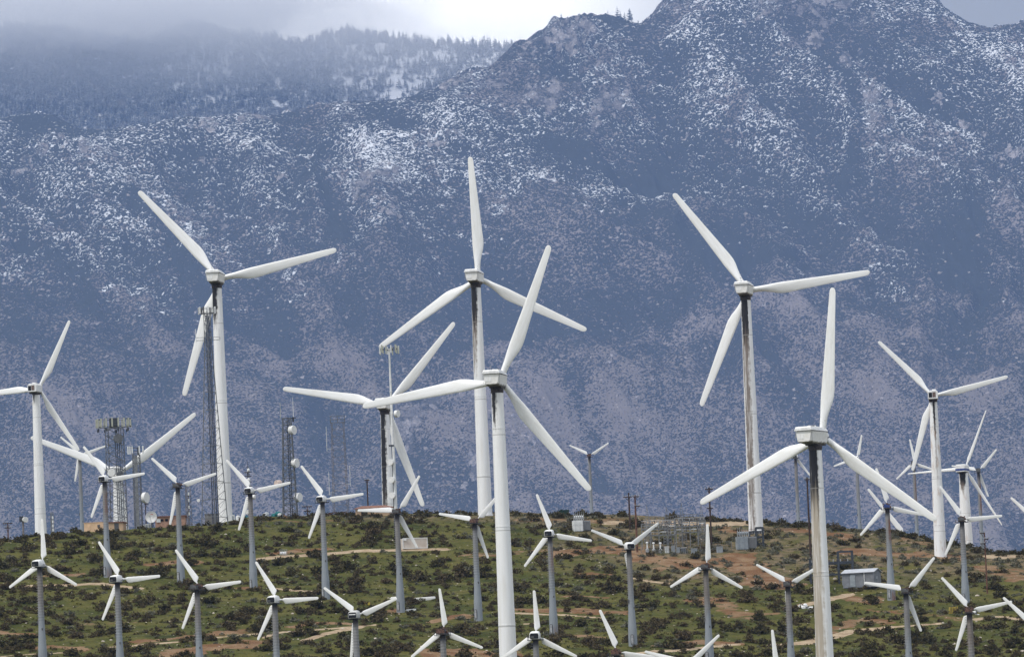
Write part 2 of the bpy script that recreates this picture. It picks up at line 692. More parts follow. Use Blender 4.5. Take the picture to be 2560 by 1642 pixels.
xa = np.arange(-860, 860.1, 2.0) * KM
ya = np.arange(5560, 7150, 2.2) * KM
AX, AY = np.meshgrid(xa, ya)
AZ, au, av, as_ = mount(v_m1, AX, AY)
AZ = AZ + bumps1(AX, AY, au, as_)
# where bare rock, snow and soil show between the shrubs (low frequency fields)
h01 = np.clip(1 - (av - 60) / 1240.0, 0, 1)          # 1 at the top, 0 at the foot
_X, _Y = AX / KM, AY / KM
bigf = fbm(_X / 360.0 + 3, (_Y + 0.35 * _X) / 420.0, 2)
form = ridged((_X + 0.35 * _Y) / 150.0 + 0.5 * bigf, (_Y - 0.3 * _X) / 330.0, 4, 0.5) - 0.9      # ribs bare, ravines overgrown; this cover also paints in the relief shading
lf = fbm(au / 300.0, av / 200.0, 4)
lf4 = fbm((au + 1.1 * av) / 190.0, (av - 0.55 * au) / 75.0, 4)       # streaks running down the slope
lf2 = fbm(au / 120.0 + 9, av / 90.0 - 4, 4)
lf3 = fbm(au / 210.0 - 5, av / 110.0 + 7, 4)


def blob(cu, cv, ru, rv, rot=0.0):
    a = math.radians(rot)
    du = au - cu
    dv = av - cv
    x = (du * math.cos(a) + dv * math.sin(a)) / ru
    y = (-du * math.sin(a) + dv * math.cos(a)) / rv
    return np.exp(-(x * x + y * y))


CRAGS = [(1412, 94, 64, 48, 0), (1450, 124, 60, 30, 0), (1330, 131, 45, 30, -20), (1484, 180, 40, 20, 0), (1131, 210, 60, 18, -15), (1247, 221, 60, 24, -10), (1319, 262, 50, 24, -30),
         (1375, 274, 40, 24, -30), (1562, 240, 46, 34, -40), (1521, 277, 32, 20, -30), (1484, 315, 20, 32, 25), (1394, 326, 26, 24, 0), (1435, 232, 36, 18, -20), (1097, 427, 40, 18, 0),
         (525, 322, 34, 40, 0), (532, 400, 30, 20, 20), (262, 440, 40, 20, 0), (210, 450, 22, 20, 0), (319, 334, 26, 12, 0), (806, 431, 50, 20, -30), (225, 312, 22, 10, 0), (637, 296, 40, 14, 0), (880, 262, 70, 9, 0),
         (1922, 86, 50, 40, -30), (2035, 75, 64, 50, 0), (2110, 30, 60, 30, 0), (2054, 143, 26, 22, 0), (1997, 161, 42, 26, 0), (2155, 86, 40, 26, -20), (2267, 124, 16, 12, 0), (2129, 187, 60, 20, -20),
         (2185, 319, 56, 50, -30), (2342, 277, 25, 25, 0), (2260, 397, 60, 26, -8), (2009, 341, 10, 14, 0), (502, 562, 44, 14, -8), (549, 601, 26, 18, 30), (1002, 661, 42, 22, 30), (700, 520, 30, 16, 0),
         (960, 560, 50, 26, -35), (900, 590, 40, 18, -35), (130, 420, 60, 26, 0), (60, 470, 40, 20, 0), (1100, 1062, 46, 34, 0), (1060, 1120, 60, 40, -30), (1180, 1090, 50, 50, 0), (1000, 1190, 90, 40, -20), (1330, 1150, 60, 40, 0),
         (1300, 1010, 60, 26, 0), (1500, 990, 40, 20, 0), (1620, 1240, 60, 40, 0), (1960, 985, 30, 22, 0), (2100, 1010, 30, 24, 0), (2240, 1030, 30, 20, 0), (1180, 1250, 120, 40, -15), (2420, 330, 60, 30, 20), (2510, 420, 50, 40, 0), (1700, 300, 24, 12, -20), (1640, 330, 20, 10, -20), (1980, 980, 20, 26, 0)]
rock = 0.16 + 0.10 * lf2 + 0.12 * form - 0.10 * sst(av, 560, 800)
for q_ in CRAGS:
    rock = rock + 0.60 * blob(*q_)
rock = np.minimum(rock, 0.95)
snow = (-0.09 + 0.54 * sst(h01, 0.28, 0.80) + 0.16 * lf2 + 0.05 * form + 0.20 * lf3 + 0.14 * lf + 0.55 * blob(70, 310, 110, 50) + 0.35 * blob(300, 350, 230, 60)
        + 0.16 * blob(2200, 740, 330, 60, 24) + 0.35 * blob(1560, 500, 130, 40) + 0.25 * blob(1200, 380, 120, 60) + 0.35 * blob(1820, 120, 100, 70, -60)
        - 0.30 * blob(2060, 110, 170, 80) - 0.3 * blob(1700, 640, 300, 90, -10) - 0.45 * sst(av, 820, 1050) + 0.12 * blob(900, 480, 300, 140)
        + 0.28 * blob(300, 640, 420, 240) + 0.15 * blob(650, 900, 200, 120) - 0.35 * blob(1330, 200, 150, 90))
veg = (0.745 + 0.18 * lf - 0.20 * form - 0.22 * lf4 * (0.6 + 0.5 * sst(av, 500, 900)) + 0.22 * blob(1500, 420, 260, 60) + 0.2 * blob(2400, 600, 90, 130, 20) - 0.26 * sst(av, 700, 1250) - 0.10 * blob(1650, 850, 420, 50, -14) - 0.16 * blob(1300, 1080, 250, 140) - 0.12 * blob(1750, 1130, 360, 120) - 0.15 * blob(1000, 960, 220, 50) + 0.12 * blob(300, 900, 400, 200)
       + 0.15 * blob(1750, 640, 200, 100))


def line(pts, wd):
    best = np.full(au.shape, 1e9)
    wob = 16 * fbm(au / 60.0, av / 60.0, 3)
    for (a, b), (c, d) in zip(pts[:-1], pts[1:]):
        ex, ey = c - a, d - b
        t = np.clip(((au - a) * ex + (av - b) * ey) / (ex * ex + ey * ey), 0, 1)
        best = np.minimum(best, np.hypot(au - a - ex * t, av - b - ey * t))
    return np.exp(-((best + wob) / wd) ** 2)


for pts, wd in (([(2445, 530), (2420, 620), (2400, 700), (2470, 770)], 30), ([(1800, 650), (1960, 690), (2120, 700), (2300, 790), (2560, 900)], 16), ([(1000, 1000), (1250, 900), (1500, 830)], 14),
                ([(2060, 190), (2130, 270), (2150, 380), (2100, 470)], 18), ([(330, 560), (420, 640), (470, 760), (560, 860)], 22), ([(760, 500), (830, 600), (850, 720)], 20), ([(1560, 560), (1700, 620), (1760, 700)], 22),
                ([(60, 640), (180, 720), (260, 850)], 24), ([(1380, 380), (1520, 430), (1640, 440)], 26), ([(1850, 900), (1960, 1010), (2040, 1160)], 22), ([(1420, 1010), (1480, 1120), (1500, 1250)], 20), ([(700, 900), (760, 1010), (790, 1150)], 24)):
    veg = veg + 0.34 * line(pts, wd)  # ravines darkened through the cover: relief shade put into the colour
    rock = rock - 0.3 * line(pts, wd)
for pts, wd in (([(2080, 722), (2250, 770), (2420, 830), (2600, 905)], 34), ([(1900, 830), (2000, 890)], 30), ([(1200, 940), (1450, 880), (1800, 815)], 32), ([(560, 1000), (760, 930), (900, 960)], 30), ([(1340, 480), (1640, 500)], 16), ([(2060, 950), (2200, 1080)], 40), ([(200, 980), (330, 1080)], 40)):
    veg = veg - 0.26 * line(pts, wd)  # spurs paled through thinner cover, so relief shows in the colour too

# a bench track holds a thin line of snow across the left half
for (ua, ub, vv, sl) in ((560, 790, 398, -.06), (880, 1190, 407, 0.01), (600, 720, 372, -.02)):
    ln_ = np.exp(-((av - vv - sl * (au - ua) - 3 * np.sin(au / 23.0)) / 3.2) ** 2) * (au > ua) * (au < ub)
    snow = snow + 0.7 * ln_
    veg = veg - 0.42 * ln_


def m_mountain(nt, bs):
    P = nt.vm('SCALE', nt.oc(), 1.0 / KM)
    rock, snow, veg = nt.attr('rock'), nt.attr('snow'), nt.attr('veg')
    low = nt.attr('low')
    wob = nt.new('ShaderNodeTexNoise')
    nt.put(wob.inputs['Vector'], P)
    wob.inputs['Scale'].default_value = 0.24
    wob.inputs['Detail'].default_value = 3
    Q = nt.vm('ADD', P, nt.vm('SCALE', nt.vm('SUBTRACT', wob.outputs['Color'], (0.5, 0.5, 0.5)), 5.0))
    Q = nt.vm('MULTIPLY', Q, (1.0, 0.75, 1.35))
    d1 = nt.voro(Q, 0.40)
    d2 = nt.voro(nt.vm('ADD', Q, (31, 7, 3)), 0.24)
    n1 = nt.noise(Q, 0.17, 5, 0.7)
    n2 = nt.noise(nt.vm('ADD', Q, (400, 0, 50)), 0.045, 4, 0.6)
    n3 = nt.noise(nt.vm('ADD', Q, (40, 90, 50)), 0.42, 3, 0.6)
    # shrubs: round dark crowns; open ground is what lies between them
    cover = nt.m('ADD', nt.m('MULTIPLY', veg, 0.62), nt.m('MULTIPLY', nt.m('SUBTRACT', n1, 0.5), 1.1))
    open1 = nt.step(nt.m('SUBTRACT', d1, cover), -0.02, 0.26)
    open2 = nt.step(nt.m('SUBTRACT', d2, nt.m('SUBTRACT', cover, 0.05)), -0.02, 0.22)
    gap = nt.m('MULTIPLY', open1, open2)
    # outcrops
    crk = nt.noise(nt.vm('MULTIPLY', nt.vm('ADD', Q, (5, 60, 9)), (1.0, 0.6, 0.55)), 0.085, 5, 0.62)
    rm = nt.step(nt.m('ADD', rock, nt.m('MULTIPLY', nt.m('SUBTRACT', crk, 0.5), 2.6)), 0.60, 0.67)
    vb0 = nt.voro(nt.vm('ADD', nt.vm('MULTIPLY', Q, (1.0, 1.0, 0.7)), (3, 9, 81)), 0.075)
    rm2 = nt.m('MULTIPLY', nt.m('MULTIPLY', rm, nt.step(n3, 0.26, 0.36)), nt.m('SUBTRACT', 1.0, nt.m('MULTIPLY', nt.step(vb0, 0.46, 0.64), 0.8)))
    shrub = nt.mix(n3, (0.022, 0.026, 0.024), (0.045, 0.047, 0.04))
    soilc = nt.mix(n1, (0.20, 0.175, 0.168), (0.40, 0.345, 0.33))
    soilc = nt.mix(nt.step(low, 0.45, 0.75), soilc, nt.mix(n1, (0.15, 0.13, 0.12), (0.30, 0.255, 0.235)))
    Qb = nt.vm('MULTIPLY', Q, (1.0, 1.0, 0.7))
    vb = nt.new('ShaderNodeTexVoronoi', feature='F1')
    nt.put(vb.inputs['Vector'], nt.vm('ADD', Qb, (3, 9, 81)))
    vb.inputs['Scale'].default_value = 0.075
    bcol = nt.sep(vb.outputs['Color'])[0]
    rockc = nt.mix(nt.step(nt.m('ADD', nt.m('MULTIPLY', n3, 0.6), nt.m('MULTIPLY', bcol, 0.4)), 0.3, 0.7), (0.26, 0.235, 0.232), (0.47, 0.425, 0.415))
    n5 = nt.noise(nt.vm('ADD', Q, (7, 70, 20)), 0.06, 4, 0.7)
    sn = nt.step(nt.m('ADD', snow, nt.m('MULTIPLY', nt.m('SUBTRACT', n5, 0.5), 1.9)), 0.28, 0.50)
    snowc = (0.86, 0.88, 0.90)
    c = nt.mix(gap, shrub, soilc)
    c = nt.mix(nt.m('MULTIPLY', sn, nt.step(gap, 0.28, 0.66)), c, snowc)
    c = nt.mix(rm2, c, rockc)
    vc = nt.new('ShaderNodeTexVoronoi', feature='F1')
    nt.put(vc.inputs['Vector'], nt.vm('ADD', Q, (77, 5, 13)))
    vc.inputs['Scale'].default_value = 0.13
    bsel = nt.m('MULTIPLY', nt.m('LESS_THAN', vc.outputs['Distance'], nt.m('MULTIPLY', nt.sep(vc.outputs['Color'])[1], 0.30)), nt.m('GREATER_THAN', nt.m('ADD', nt.sep(vc.outputs['Color'])[0], nt.m('MULTIPLY', rock, 0.8)), 0.72))
    c = nt.mix(nt.m('MULTIPLY', bsel, 0.85), c, (0.42, 0.37, 0.355))
    # thin snow lodged on the outcrops
    lod = nt.m('MULTIPLY', nt.m('MULTIPLY', rm, sn), nt.step(n3, 0.60, 0.68))
    c = nt.mix(lod, c, snowc)
    nt.put(bs.inputs['Base Color'], c)
    bs.inputs['Roughness'].default_value = 1.0
    bs.inputs['Specular IOR Level'].default_value = 0.0
    h = nt.m('ADD', nt.m('MULTIPLY', nt.m('SUBTRACT', 1.0, gap), 0.7), nt.m('MULTIPLY', rm2, nt.m('ADD', nt.m('SUBTRACT', 1.6, vb0), n1)))
    nt.put(bs.inputs['Normal'], nt.bump(h, 1.0, 3.0 * KM))


M_mount = mat('mountain_slope', m_mountain)
mme = np_mesh('mountain', np.stack([AX.ravel(), AY.ravel(), AZ.ravel()], 1), grid_faces(len(xa), len(ya)), M_mount, True)
fattr(mme, 'rock', rock)
fattr(mme, 'snow', snow)
fattr(mme, 'veg', veg)
fattr(mme, 'low', 1 - h01)
tag(link('mountain', mme), kind='structure')

# the wooded ridge behind
xb = np.arange(-1000, 700.1, 5.0) * KM
yb = np.arange(7000, 8000, 5.0) * KM
BX, BY = np.meshgrid(xb, yb)
BZ, bu, bv, bs_ = mount(v_m2, BX, BY)


def bumps2(X, Y, s):
    X, Y = X / KM, Y / KM
    e = 1 - sst(np.abs(s), 0, 60)
    return KM * ((1 - .8 * e) * (12 * fbm(X / 140.0, Y / 160.0, 3)) + 1.5 * fbm(X / 22.0, Y / 22.0, 2))


BZ = BZ + bumps2(BX, BY, bs_)


def snow2(u, v):
    return np.clip(0.26 + 0.66 * np.exp(-((u - 1080) / 320.0) ** 2) + 0.5 * np.exp(-((u - 520) / 110.0) ** 2 - ((v - 180) / 80.0) ** 2), 0, 1)


def m_ridge(nt, bs):
    P = nt.vm('SCALE', nt.oc(), 1.0 / KM)
    n1 = nt.noise(P, 0.06, 4, 0.6)
    n2 = nt.noise(P, 0.3, 3, 0.6)
    sm = nt.step(nt.m('ADD', nt.attr('snow'), nt.m('MULTIPLY', nt.m('SUBTRACT', n1, 0.5), 1.5)), 0.36, 0.55)
    g = nt.mix(n2, (0.06, 0.06, 0.055), (0.16, 0.14, 0.13))
    nt.put(bs.inputs['Base Color'], nt.mix(sm, g, (0.88, 0.89, 0.91)))
    bs.inputs['Roughness'].default_value = 1.0
    bs.inputs['Specular IOR Level'].default_value = 0.0
    nt.put(bs.inputs['Normal'], nt.bump(n1, 0.6, 3.0 * KM))


M_ridge = mat('ridge_floor', m_ridge)
rme = np_mesh('mountain_ridge', np.stack([BX.ravel(), BY.ravel(), BZ.ravel()], 1), grid_faces(len(xb), len(yb)), M_ridge, True)
fattr(rme, 'snow', snow2(bu, bv))
tag(link('mountain_ridge', rme), kind='structure')


# conifers -------------------------------------------------------------
def m_pine(nt, bs):
    n = nt.noise(nt.new('ShaderNodeNewGeometry').outputs['Position'], 0.035, 4, 0.7)
    nt.put(bs.inputs['Base Color'], nt.mix(nt.step(n, 0.35, 0.70), (0.10, 0.108, 0.11), (0.50, 0.51, 0.52)))
    bs.inputs['Roughness'].default_value = 1.0
    bs.inputs['Specular IOR Level'].default_value = 0.0


M_pine = mat('pine_needles', m_pine)


def pine_geo(rg, tiers=7, broad=0.2):
    """unit-height ragged conifer: short trunk and tiers of separate drooping boughs"""
    V, Q = [], []

    def quad(a, b, c, d):
        o = len(V)
        V.extend([a, b, c, d])
        Q.append((o, o + 1, o + 2, o + 3))
    for k in range(4):
        a0, a1 = k * math.pi / 2, (k + 1) * math.pi / 2
        r = 0.016
        quad((r * math.cos(a0), r * math.sin(a0), -0.06), (r * math.cos(a1), r * math.sin(a1), -0.06),
             (0.3 * r * math.cos(a1), 0.3 * r * math.sin(a1), 0.97), (0.3 * r * math.cos(a0), 0.3 * r * math.sin(a0), 0.97))
    for t in range(tiers):
        f = t / (tiers - 1)
        z = 0.16 + 0.78 * f
        rad = broad * (1 - f) ** 0.75 * rg.uniform(0.7, 1.2) + 0.02
        nb = rg.integers(4, 7)
        off = rg.uniform(0, 6.28)
        for b in range(nb):
            if rg.random() < 0.14:
                continue
            a = off + b * 6.283 / nb + rg.uniform(-.25, .25)
            r = rad * rg.uniform(0.65, 1.15)
            wd = r * 0.55
            ca, sa = math.cos(a), math.sin(a)
            z1 = z + 0.075
            quad((0, 0, z1), (ca * r * .6 - sa * wd, sa * r * .6 + ca * wd, z - 0.01), (ca * r, sa * r, z - 0.05 * rg.uniform(.3, 1.3)), (ca * r * .6 + sa * wd, sa * r * .6 - ca * wd, z - 0.01))
    return np.array(V), np.array(Q)


prg = np.random.default_rng(21)
PINES = [pine_geo(prg, int(prg.integers(6, 9)), prg.uniform(0.19, 0.30)) for _ in range(10)]

# the forest that reads as one mass
NV, NQ = [], []
off = 0
cnt = 0
fr = np.random.default_rng(5)
tries = 0
cu = fr.uniform(-250, 1420, 34000)
cs = fr.uniform(-420, 16, 34000)
for u_, s_ in zip(cu, cs):
    vr = np.interp(u_, _m2u, _m2v)
    Y = (7150 + MS * (500 - vr) + s_) * KM
    v_ = vr - s_ / MS if s_ < 0 else vr
    if v_ > np.interp(u_, _m1u, _m1v) + 70:
        continue
    sn = float(snow2(u_, v_))
    dens = 1.08 - 0.58 * sn
    cl = fbm(np.array(u_ / 60.0), np.array(v_ / 40.0), 2)
    if fr.random() > np.clip(dens + 0.55 * float(cl), 0.05, 1):
        continue
    P = unproj(u_, v_, Y)
    NV.append((P[0], Y))
    cnt += 1
    if cnt > 9000:
        break
tp = np.array(NV)
tz, tu, tv, ts = mount(v_m2, tp[:, 0], tp[:, 1])
tz = tz + bumps2(tp[:, 0], tp[:, 1], ts)
VV, QQ = [], []
off = 0
for (x, y), z in zip(tp, tz):
    gV, gQ = PINES[fr.integers(0, len(PINES))]
    h = fr.uniform(7, 15) * KM
    a = fr.uniform(0, 6.28)
    c_, s_ = math.cos(a), math.sin(a)
    X = gV[:, 0] * c_ - gV[:, 1] * s_
    Yy = gV[:, 0] * s_ + gV[:, 1] * c_
    VV.append(np.stack([x + X * h * 1.15, y + Yy * h * 1.15, z + gV[:, 2] * h], 1))
    QQ.append(gQ + off)
    off += len(gV)
fme = np_mesh('forest', np.concatenate(VV), np.concatenate(QQ), M_pine)
tag(link('forest', fme), kind='stuff')

# pines one can tell apart: along the skyline
pine_me = []
for gV, gQ in PINES:
    pine_me.append(np_mesh('pine_tree', gV * np.array([1.15, 1.15, 1.0]), gQ, M_pine))
sky_u = sorted(np.concatenate([fr.uniform(760, 1365, 96), fr.uniform(380, 760, 14)]))
for i, u_ in enumerate(sky_u):
    vr = np.interp(u_, _m2u, _m2v)
    Y = (7150 + MS * (500 - vr) + fr.uniform(-14, 10)) * KM
    P = unproj(u_, vr, Y)
    z, _, _, s_ = mount(v_m2, np.array([P[0]]), np.array([Y]))
    z = z[0] + bumps2(np.array([P[0]]), np.array([Y]), s_)[0]
    o = link('pine_tree', pine_me[i % len(pine_me)])
    h = fr.uniform(8, 19) * KM
    o.location = (P[0], Y, z)
    o.scale = (h, h, h)
    o.rotation_euler = (0, 0, fr.uniform(0, 6.28))
    tag(o, 'dark pine standing on the snowy skyline ridge left of the rocky crags', 'pine tree', 'pines along the snowy skyline')
for i, (u_, h) in enumerate([(1357, 9), (1404, 7), (1544, 15), (1551, 11), (1575, 17), (1580, 12), (1562, 9), (1596, 8), (1634, 8), (1658, 8), (1700, 12), (1704, 8), (1520, 7)]):
    vr = np.interp(u_, _m1u, _m1v)
    Y = (5650 + MS * (1440 - vr) + 2) * KM
    h = h * KM
    P = unproj(u_, vr, Y)
    z, uu, _, s_ = mount(v_m1, np.array([P[0]]), np.array([Y]))
    z = z[0] + bumps1(np.array([P[0]]), np.array([Y]), uu, s_)[0]
    o = link('pine_tree', pine_me[(i * 3) % len(pine_me)])
    o.location = (P[0], Y, z - 1)
    o.scale = (h, h, h)
    tag(o, 'lone dark pine on the rocky crest right of the snowy ridge', 'pine tree', 'pines on the rocky crest')

# ------------------------------------------------------------------ turbine materials
def flat(col, rough=0.6, var=0.12, sc=1.5, spec=0.25):
    def fn(nt, bs):
        n = nt.noise(nt.oc(), sc, 3, 0.6)
        lo_ = tuple(c * (1 - var) for c in col)
        hi_ = tuple(min(1, c * (1 + var)) for c in col)
        nt.put(bs.inputs['Base Color'], nt.mix(nt.step(n, 0.3, 0.7), lo_, hi_))
        bs.inputs['Roughness'].default_value = rough
        bs.inputs['Specular IOR Level'].default_value = spec
    return fn


def m_blade(nt, bs):
    P = nt.oc()
    n = nt.noise(nt.vm('MULTIPLY', P, (2.0, 2.0, 0.35)), 1.0, 4, 0.6)
    c = nt.mix(nt.step(n, 0.35, 0.75), (0.83, 0.835, 0.825), (0.74, 0.735, 0.70))
    s = nt.sep(P)
    root = nt.m('MULTIPLY', nt.step(nt.noise(P, 2.2, 3, 0.6), 0.56, 0.72), nt.m('SUBTRACT', 1.0, nt.step(s[2], 1.0, 4.5)))
    c = nt.mix(nt.m('MULTIPLY', root, 0.45), c, (0.30, 0.25, 0.19))
    nt.put(bs.inputs['Base Color'], c)
    bs.inputs['Roughness'].default_value = 0.42
    bs.inputs['Specular IOR Level'].default_value = 0.3


def m_bigtower(nt, bs):
    P = nt.oc()
    s = nt.sep(P)
    H = nt.attr('hub_height', True)
    bk = nt.attr('stain_black', True)
    ln, am, an, wd = nt.attr('stain_length', True), nt.attr('stain_amount', True), nt.attr('stain_angle', True), nt.attr('stain_width', True)
    n0 = nt.noise(nt.vm('MULTIPLY', P, (1.5, 1.5, 0.12)), 1.0, 4, 0.6)
    n1 = nt.noise(nt.vm('MULTIPLY', P, (3.2, 3.2, 0.10)), 1.0, 4, 0.65)
    n2 = nt.noise(P, 1.3, 3, 0.6)
    white = nt.mix(nt.step(n0, 0.35, 0.8), (0.82, 0.825, 0.82), (0.73, 0.72, 0.69))
    ang = nt.m('SUBTRACT', nt.m('ARCTAN2', s[0], nt.m('MULTIPLY', s[1], -1.0)), an)
    aa = nt.m('ABSOLUTE', nt.m('ADD', ang, nt.m('ADD', nt.m('MULTIPLY', nt.m('SUBTRACT', n1, 0.5), 1.1), nt.m('MULTIPLY', nt.m('SUBTRACT', n2, 0.5), 0.7))))
    t = nt.m('DIVIDE', nt.m('SUBTRACT', H, s[2]), ln)
    # wide under the nacelle, breaking into narrow runs lower down
    w_ = nt.m('MULTIPLY', wd, nt.m('POWER', nt.m('MAXIMUM', nt.m('SUBTRACT', 1.0, t), 0.0), 0.55))
    mk = nt.m('SUBTRACT', 1.0, nt.step(nt.m('SUBTRACT', aa, w_), -0.34, 0.20))
    mk = nt.m('MULTIPLY', mk, nt.m('GREATER_THAN', w_, 0.001))
    breakup = nt.step(nt.m('ADD', n1, nt.m('MULTIPLY', nt.m('SUBTRACT', 1.0, t), 0.42)), 0.46, 0.64)
    mk = nt.m('MULTIPLY', nt.m('MULTIPLY', mk, breakup), am, clamp=True)
    dz = nt.m('SUBTRACT', H, s[2])
    dk = nt.m('SUBTRACT', 1.0, nt.step(nt.m('ADD', nt.m('DIVIDE', dz, bk), nt.m('MULTIPLY', nt.m('SUBTRACT', n1, 0.5), 1.3)), 0.55, 1.25))
    br = nt.attr('stain_pale', True)
    oil = nt.mix(dk, nt.mix(br, (0.17, 0.135, 0.11), (0.46, 0.40, 0.31)), (0.018, 0.017, 0.018))
    mk = nt.m('MULTIPLY', mk, nt.m('ADD', nt.m('MULTIPLY', dk, 0.4), nt.m('MULTIPLY', nt.step(n0, 0.18, 0.52), 0.95)), clamp=True)
    c = nt.mix(mk, white, oil)
    # rust blotches
    ru = nt.attr('rust', True)
    rm = nt.m('MULTIPLY', nt.step(nt.noise(nt.vm('MULTIPLY', P, (1.2, 1.2, 0.35)), 0.8, 4, 0.65), 0.52, 0.68), ru, clamp=True)
    c = nt.mix(nt.m('MULTIPLY', rm, 0.6), c, (0.40, 0.25, 0.15))
    # flange seams
    fz = nt.m('FRACT', nt.m('DIVIDE', s[2], nt.m('MULTIPLY', H, 0.333)))
    seam = nt.m('LESS_THAN', nt.m('ABSOLUTE', nt.m('SUBTRACT', fz, 0.5)), 0.006)
    c = nt.mix(nt.m('MULTIPLY', seam, 0.5), c, (0.30, 0.29, 0.27))
    nt.put(bs.inputs['Base Color'], c)
    bs.inputs['Roughness'].default_value = 0.5


def m_smalltower(nt, bs):
    P = nt.oc()
    s = nt.sep(P)
    H = nt.attr('hub_height', True)
    t = nt.m('DIVIDE', s[2], H)
    n = nt.noise(nt.vm('MULTIPLY', P, (2.0, 2.0, 0.25)), 1.0, 4, 0.65)
    n2 = nt.noise(nt.vm('MULTIPLY', P, (6.0, 6.0, 1.2)), 1.0, 3, 0.6)
    steel = nt.mix(n2, (0.215, 0.24, 0.262), (0.305, 0.33, 0.352))
    oil = nt.mix(n2, (0.125, 0.10, 0.085), (0.25, 0.225, 0.20))
    tm = nt.step(nt.m('ADD', t, nt.m('MULTIPLY', nt.m('SUBTRACT', n, 0.5), 0.55)), 0.40, 0.74)
    c = nt.mix(nt.m('MULTIPLY', tm, nt.attr('oil', True)), steel, oil)
    c = nt.mix(nt.step(t, 0.90, 0.975), c, (0.045, 0.04, 0.04))
    ru = nt.attr('rust', True)
    side = nt.step(s[0], -0.1, 0.25)
    hi = nt.m('MULTIPLY', nt.step(t, 0.60, 0.70), nt.m('SUBTRACT', 1.0, nt.step(t, 0.86, 0.93)))
    lo_ = nt.m('SUBTRACT', 1.0, nt.step(nt.m('ADD', t, nt.m('MULTIPLY', nt.m('SUBTRACT', n, 0.5), 0.15)), 0.06, 0.16))
    rm = nt.m('MULTIPLY', nt.m('MULTIPLY', nt.m('ADD', hi, lo_), side), ru, clamp=True)
    c = nt.mix(nt.m('MULTIPLY', rm, nt.step(n2, 0.3, 0.6)), c, (0.20, 0.085, 0.045))
    nt.put(bs.inputs['Base Color'], c)
    bs.inputs['Roughness'].default_value = 0.6
    bs.inputs['Metallic'].default_value = 0.15
    rib = nt.m('SINE', nt.m('MULTIPLY', s[2], 14.0))
    nt.put(bs.inputs['Normal'], nt.bump(nt.m('MULTIPLY', rib, nt.step(t, 0.42, 0.5)), 0.18, 0.05))


def m_nacelle(nt, bs):
    P = nt.oc()
    s = nt.sep(P)
    n = nt.noise(P, 1.4, 4, 0.6)
    c = nt.mix(nt.step(n, 0.4, 0.8), (0.78, 0.77, 0.74), (0.66, 0.64, 0.59))
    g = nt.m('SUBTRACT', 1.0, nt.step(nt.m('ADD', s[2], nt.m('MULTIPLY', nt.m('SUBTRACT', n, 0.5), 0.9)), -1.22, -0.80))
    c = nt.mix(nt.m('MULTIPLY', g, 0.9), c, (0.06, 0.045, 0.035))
    nt.put(bs.inputs['Base Color'], c)
    bs.inputs['Roughness'].default_value = 0.5


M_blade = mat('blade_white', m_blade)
M_btower = mat('white_tower_paint', m_bigtower)
M_stower = mat('galvanised_tower', m_smalltower)
M_nac = mat('nacelle_shell', m_nacelle)
M_cowl = mat('cowl_white', flat((0.74, 0.74, 0.73), 0.45, 0.1, 2.0))
M_dark = mat('dark_opening', flat((0.012, 0.013, 0.016), 0.8, 0.3))
M_grease = mat('greasy_machinery', flat((0.045, 0.036, 0.032), 0.55, 0.7, 5.0))
M_rustm = mat('rusty_machinery', flat((0.11, 0.062, 0.045), 0.8, 0.6, 4.0))
M_steel = mat('grey_steel', flat((0.30, 0.31, 0.32), 0.55, 0.2, 3.0))
M_dsteel = mat('dark_steel', flat((0.045, 0.052, 0.062), 0.6, 0.3, 2.0))
M_blue = mat('blue_panel', flat((0.035, 0.065, 0.21), 0.5, 0.2))
M_rad = mat('radiator_brown', flat((0.16, 0.115, 0.10), 0.7, 0.4, 4.0))
M_greybox = mat('grey_box', flat((0.10, 0.10, 0.10), 0.7, 0.25))
M_silver = mat('pale_grey_cowl', flat((0.52, 0.52, 0.50), 0.5, 0.12, 3.0))


# ------------------------------------------------------------------ blades
def airfoil(chord, th, lead, z, twist, n=14, yoff=0.0):
    """ring round a blade section: leading edge at x = lead, trailing edge towards +x"""
    pts = []
    for k in range(n):
        a = 2 * math.pi * k / n
        cx = 0.5 * (1 - math.cos(a))
        yy = 0.5 * th * math.sin(a) * (1.0 - 0.45 * cx) * 1.15
        x = lead + cx * chord
        ct, st_ = math.cos(twist), math.sin(twist)
        pts.append((x * ct - yy * st_, x * st_ + yy * ct + yoff, z))
    return pts


def big_blade(R=23.5):
    b = MB()
    S_ = R / 23.5
    secs = [(0.6, 1.05, 1.05, -.52), (2.0, 1.05, 1.02, -.52), (3.2, 1.20, .92, -.53), (4.4, 1.56, .78, -.58), (5.6, 1.96, .62, -.62), (6.6, 2.14, .52, -.63), (7.6, 2.12, .46, -.61),
            (10, 1.95, .38, -.57), (13, 1.74, .30, -.51), (16, 1.53, .24, -.46), (19, 1.32, .18, -.41), (21.5, 1.14, .14, -.36), (22.7, 1.05, .12, -.33), (23.1, .93, .11, -.29), (23.35, .68, .09, -.19), (23.47, .38, .06, -.07), (23.5, .12, .03, .04)]
    rings = []
    for z, c, t, l in secs:
        tw = R_(16) * (1 - min(1, z / 20.0)) ** 1.2
        # slight bending towards the far side near the tip
        rings.append(airfoil(c * S_, t * S_, l * S_, z * S_, tw, 16, 0.0))
    b.loft(rings)
    return b


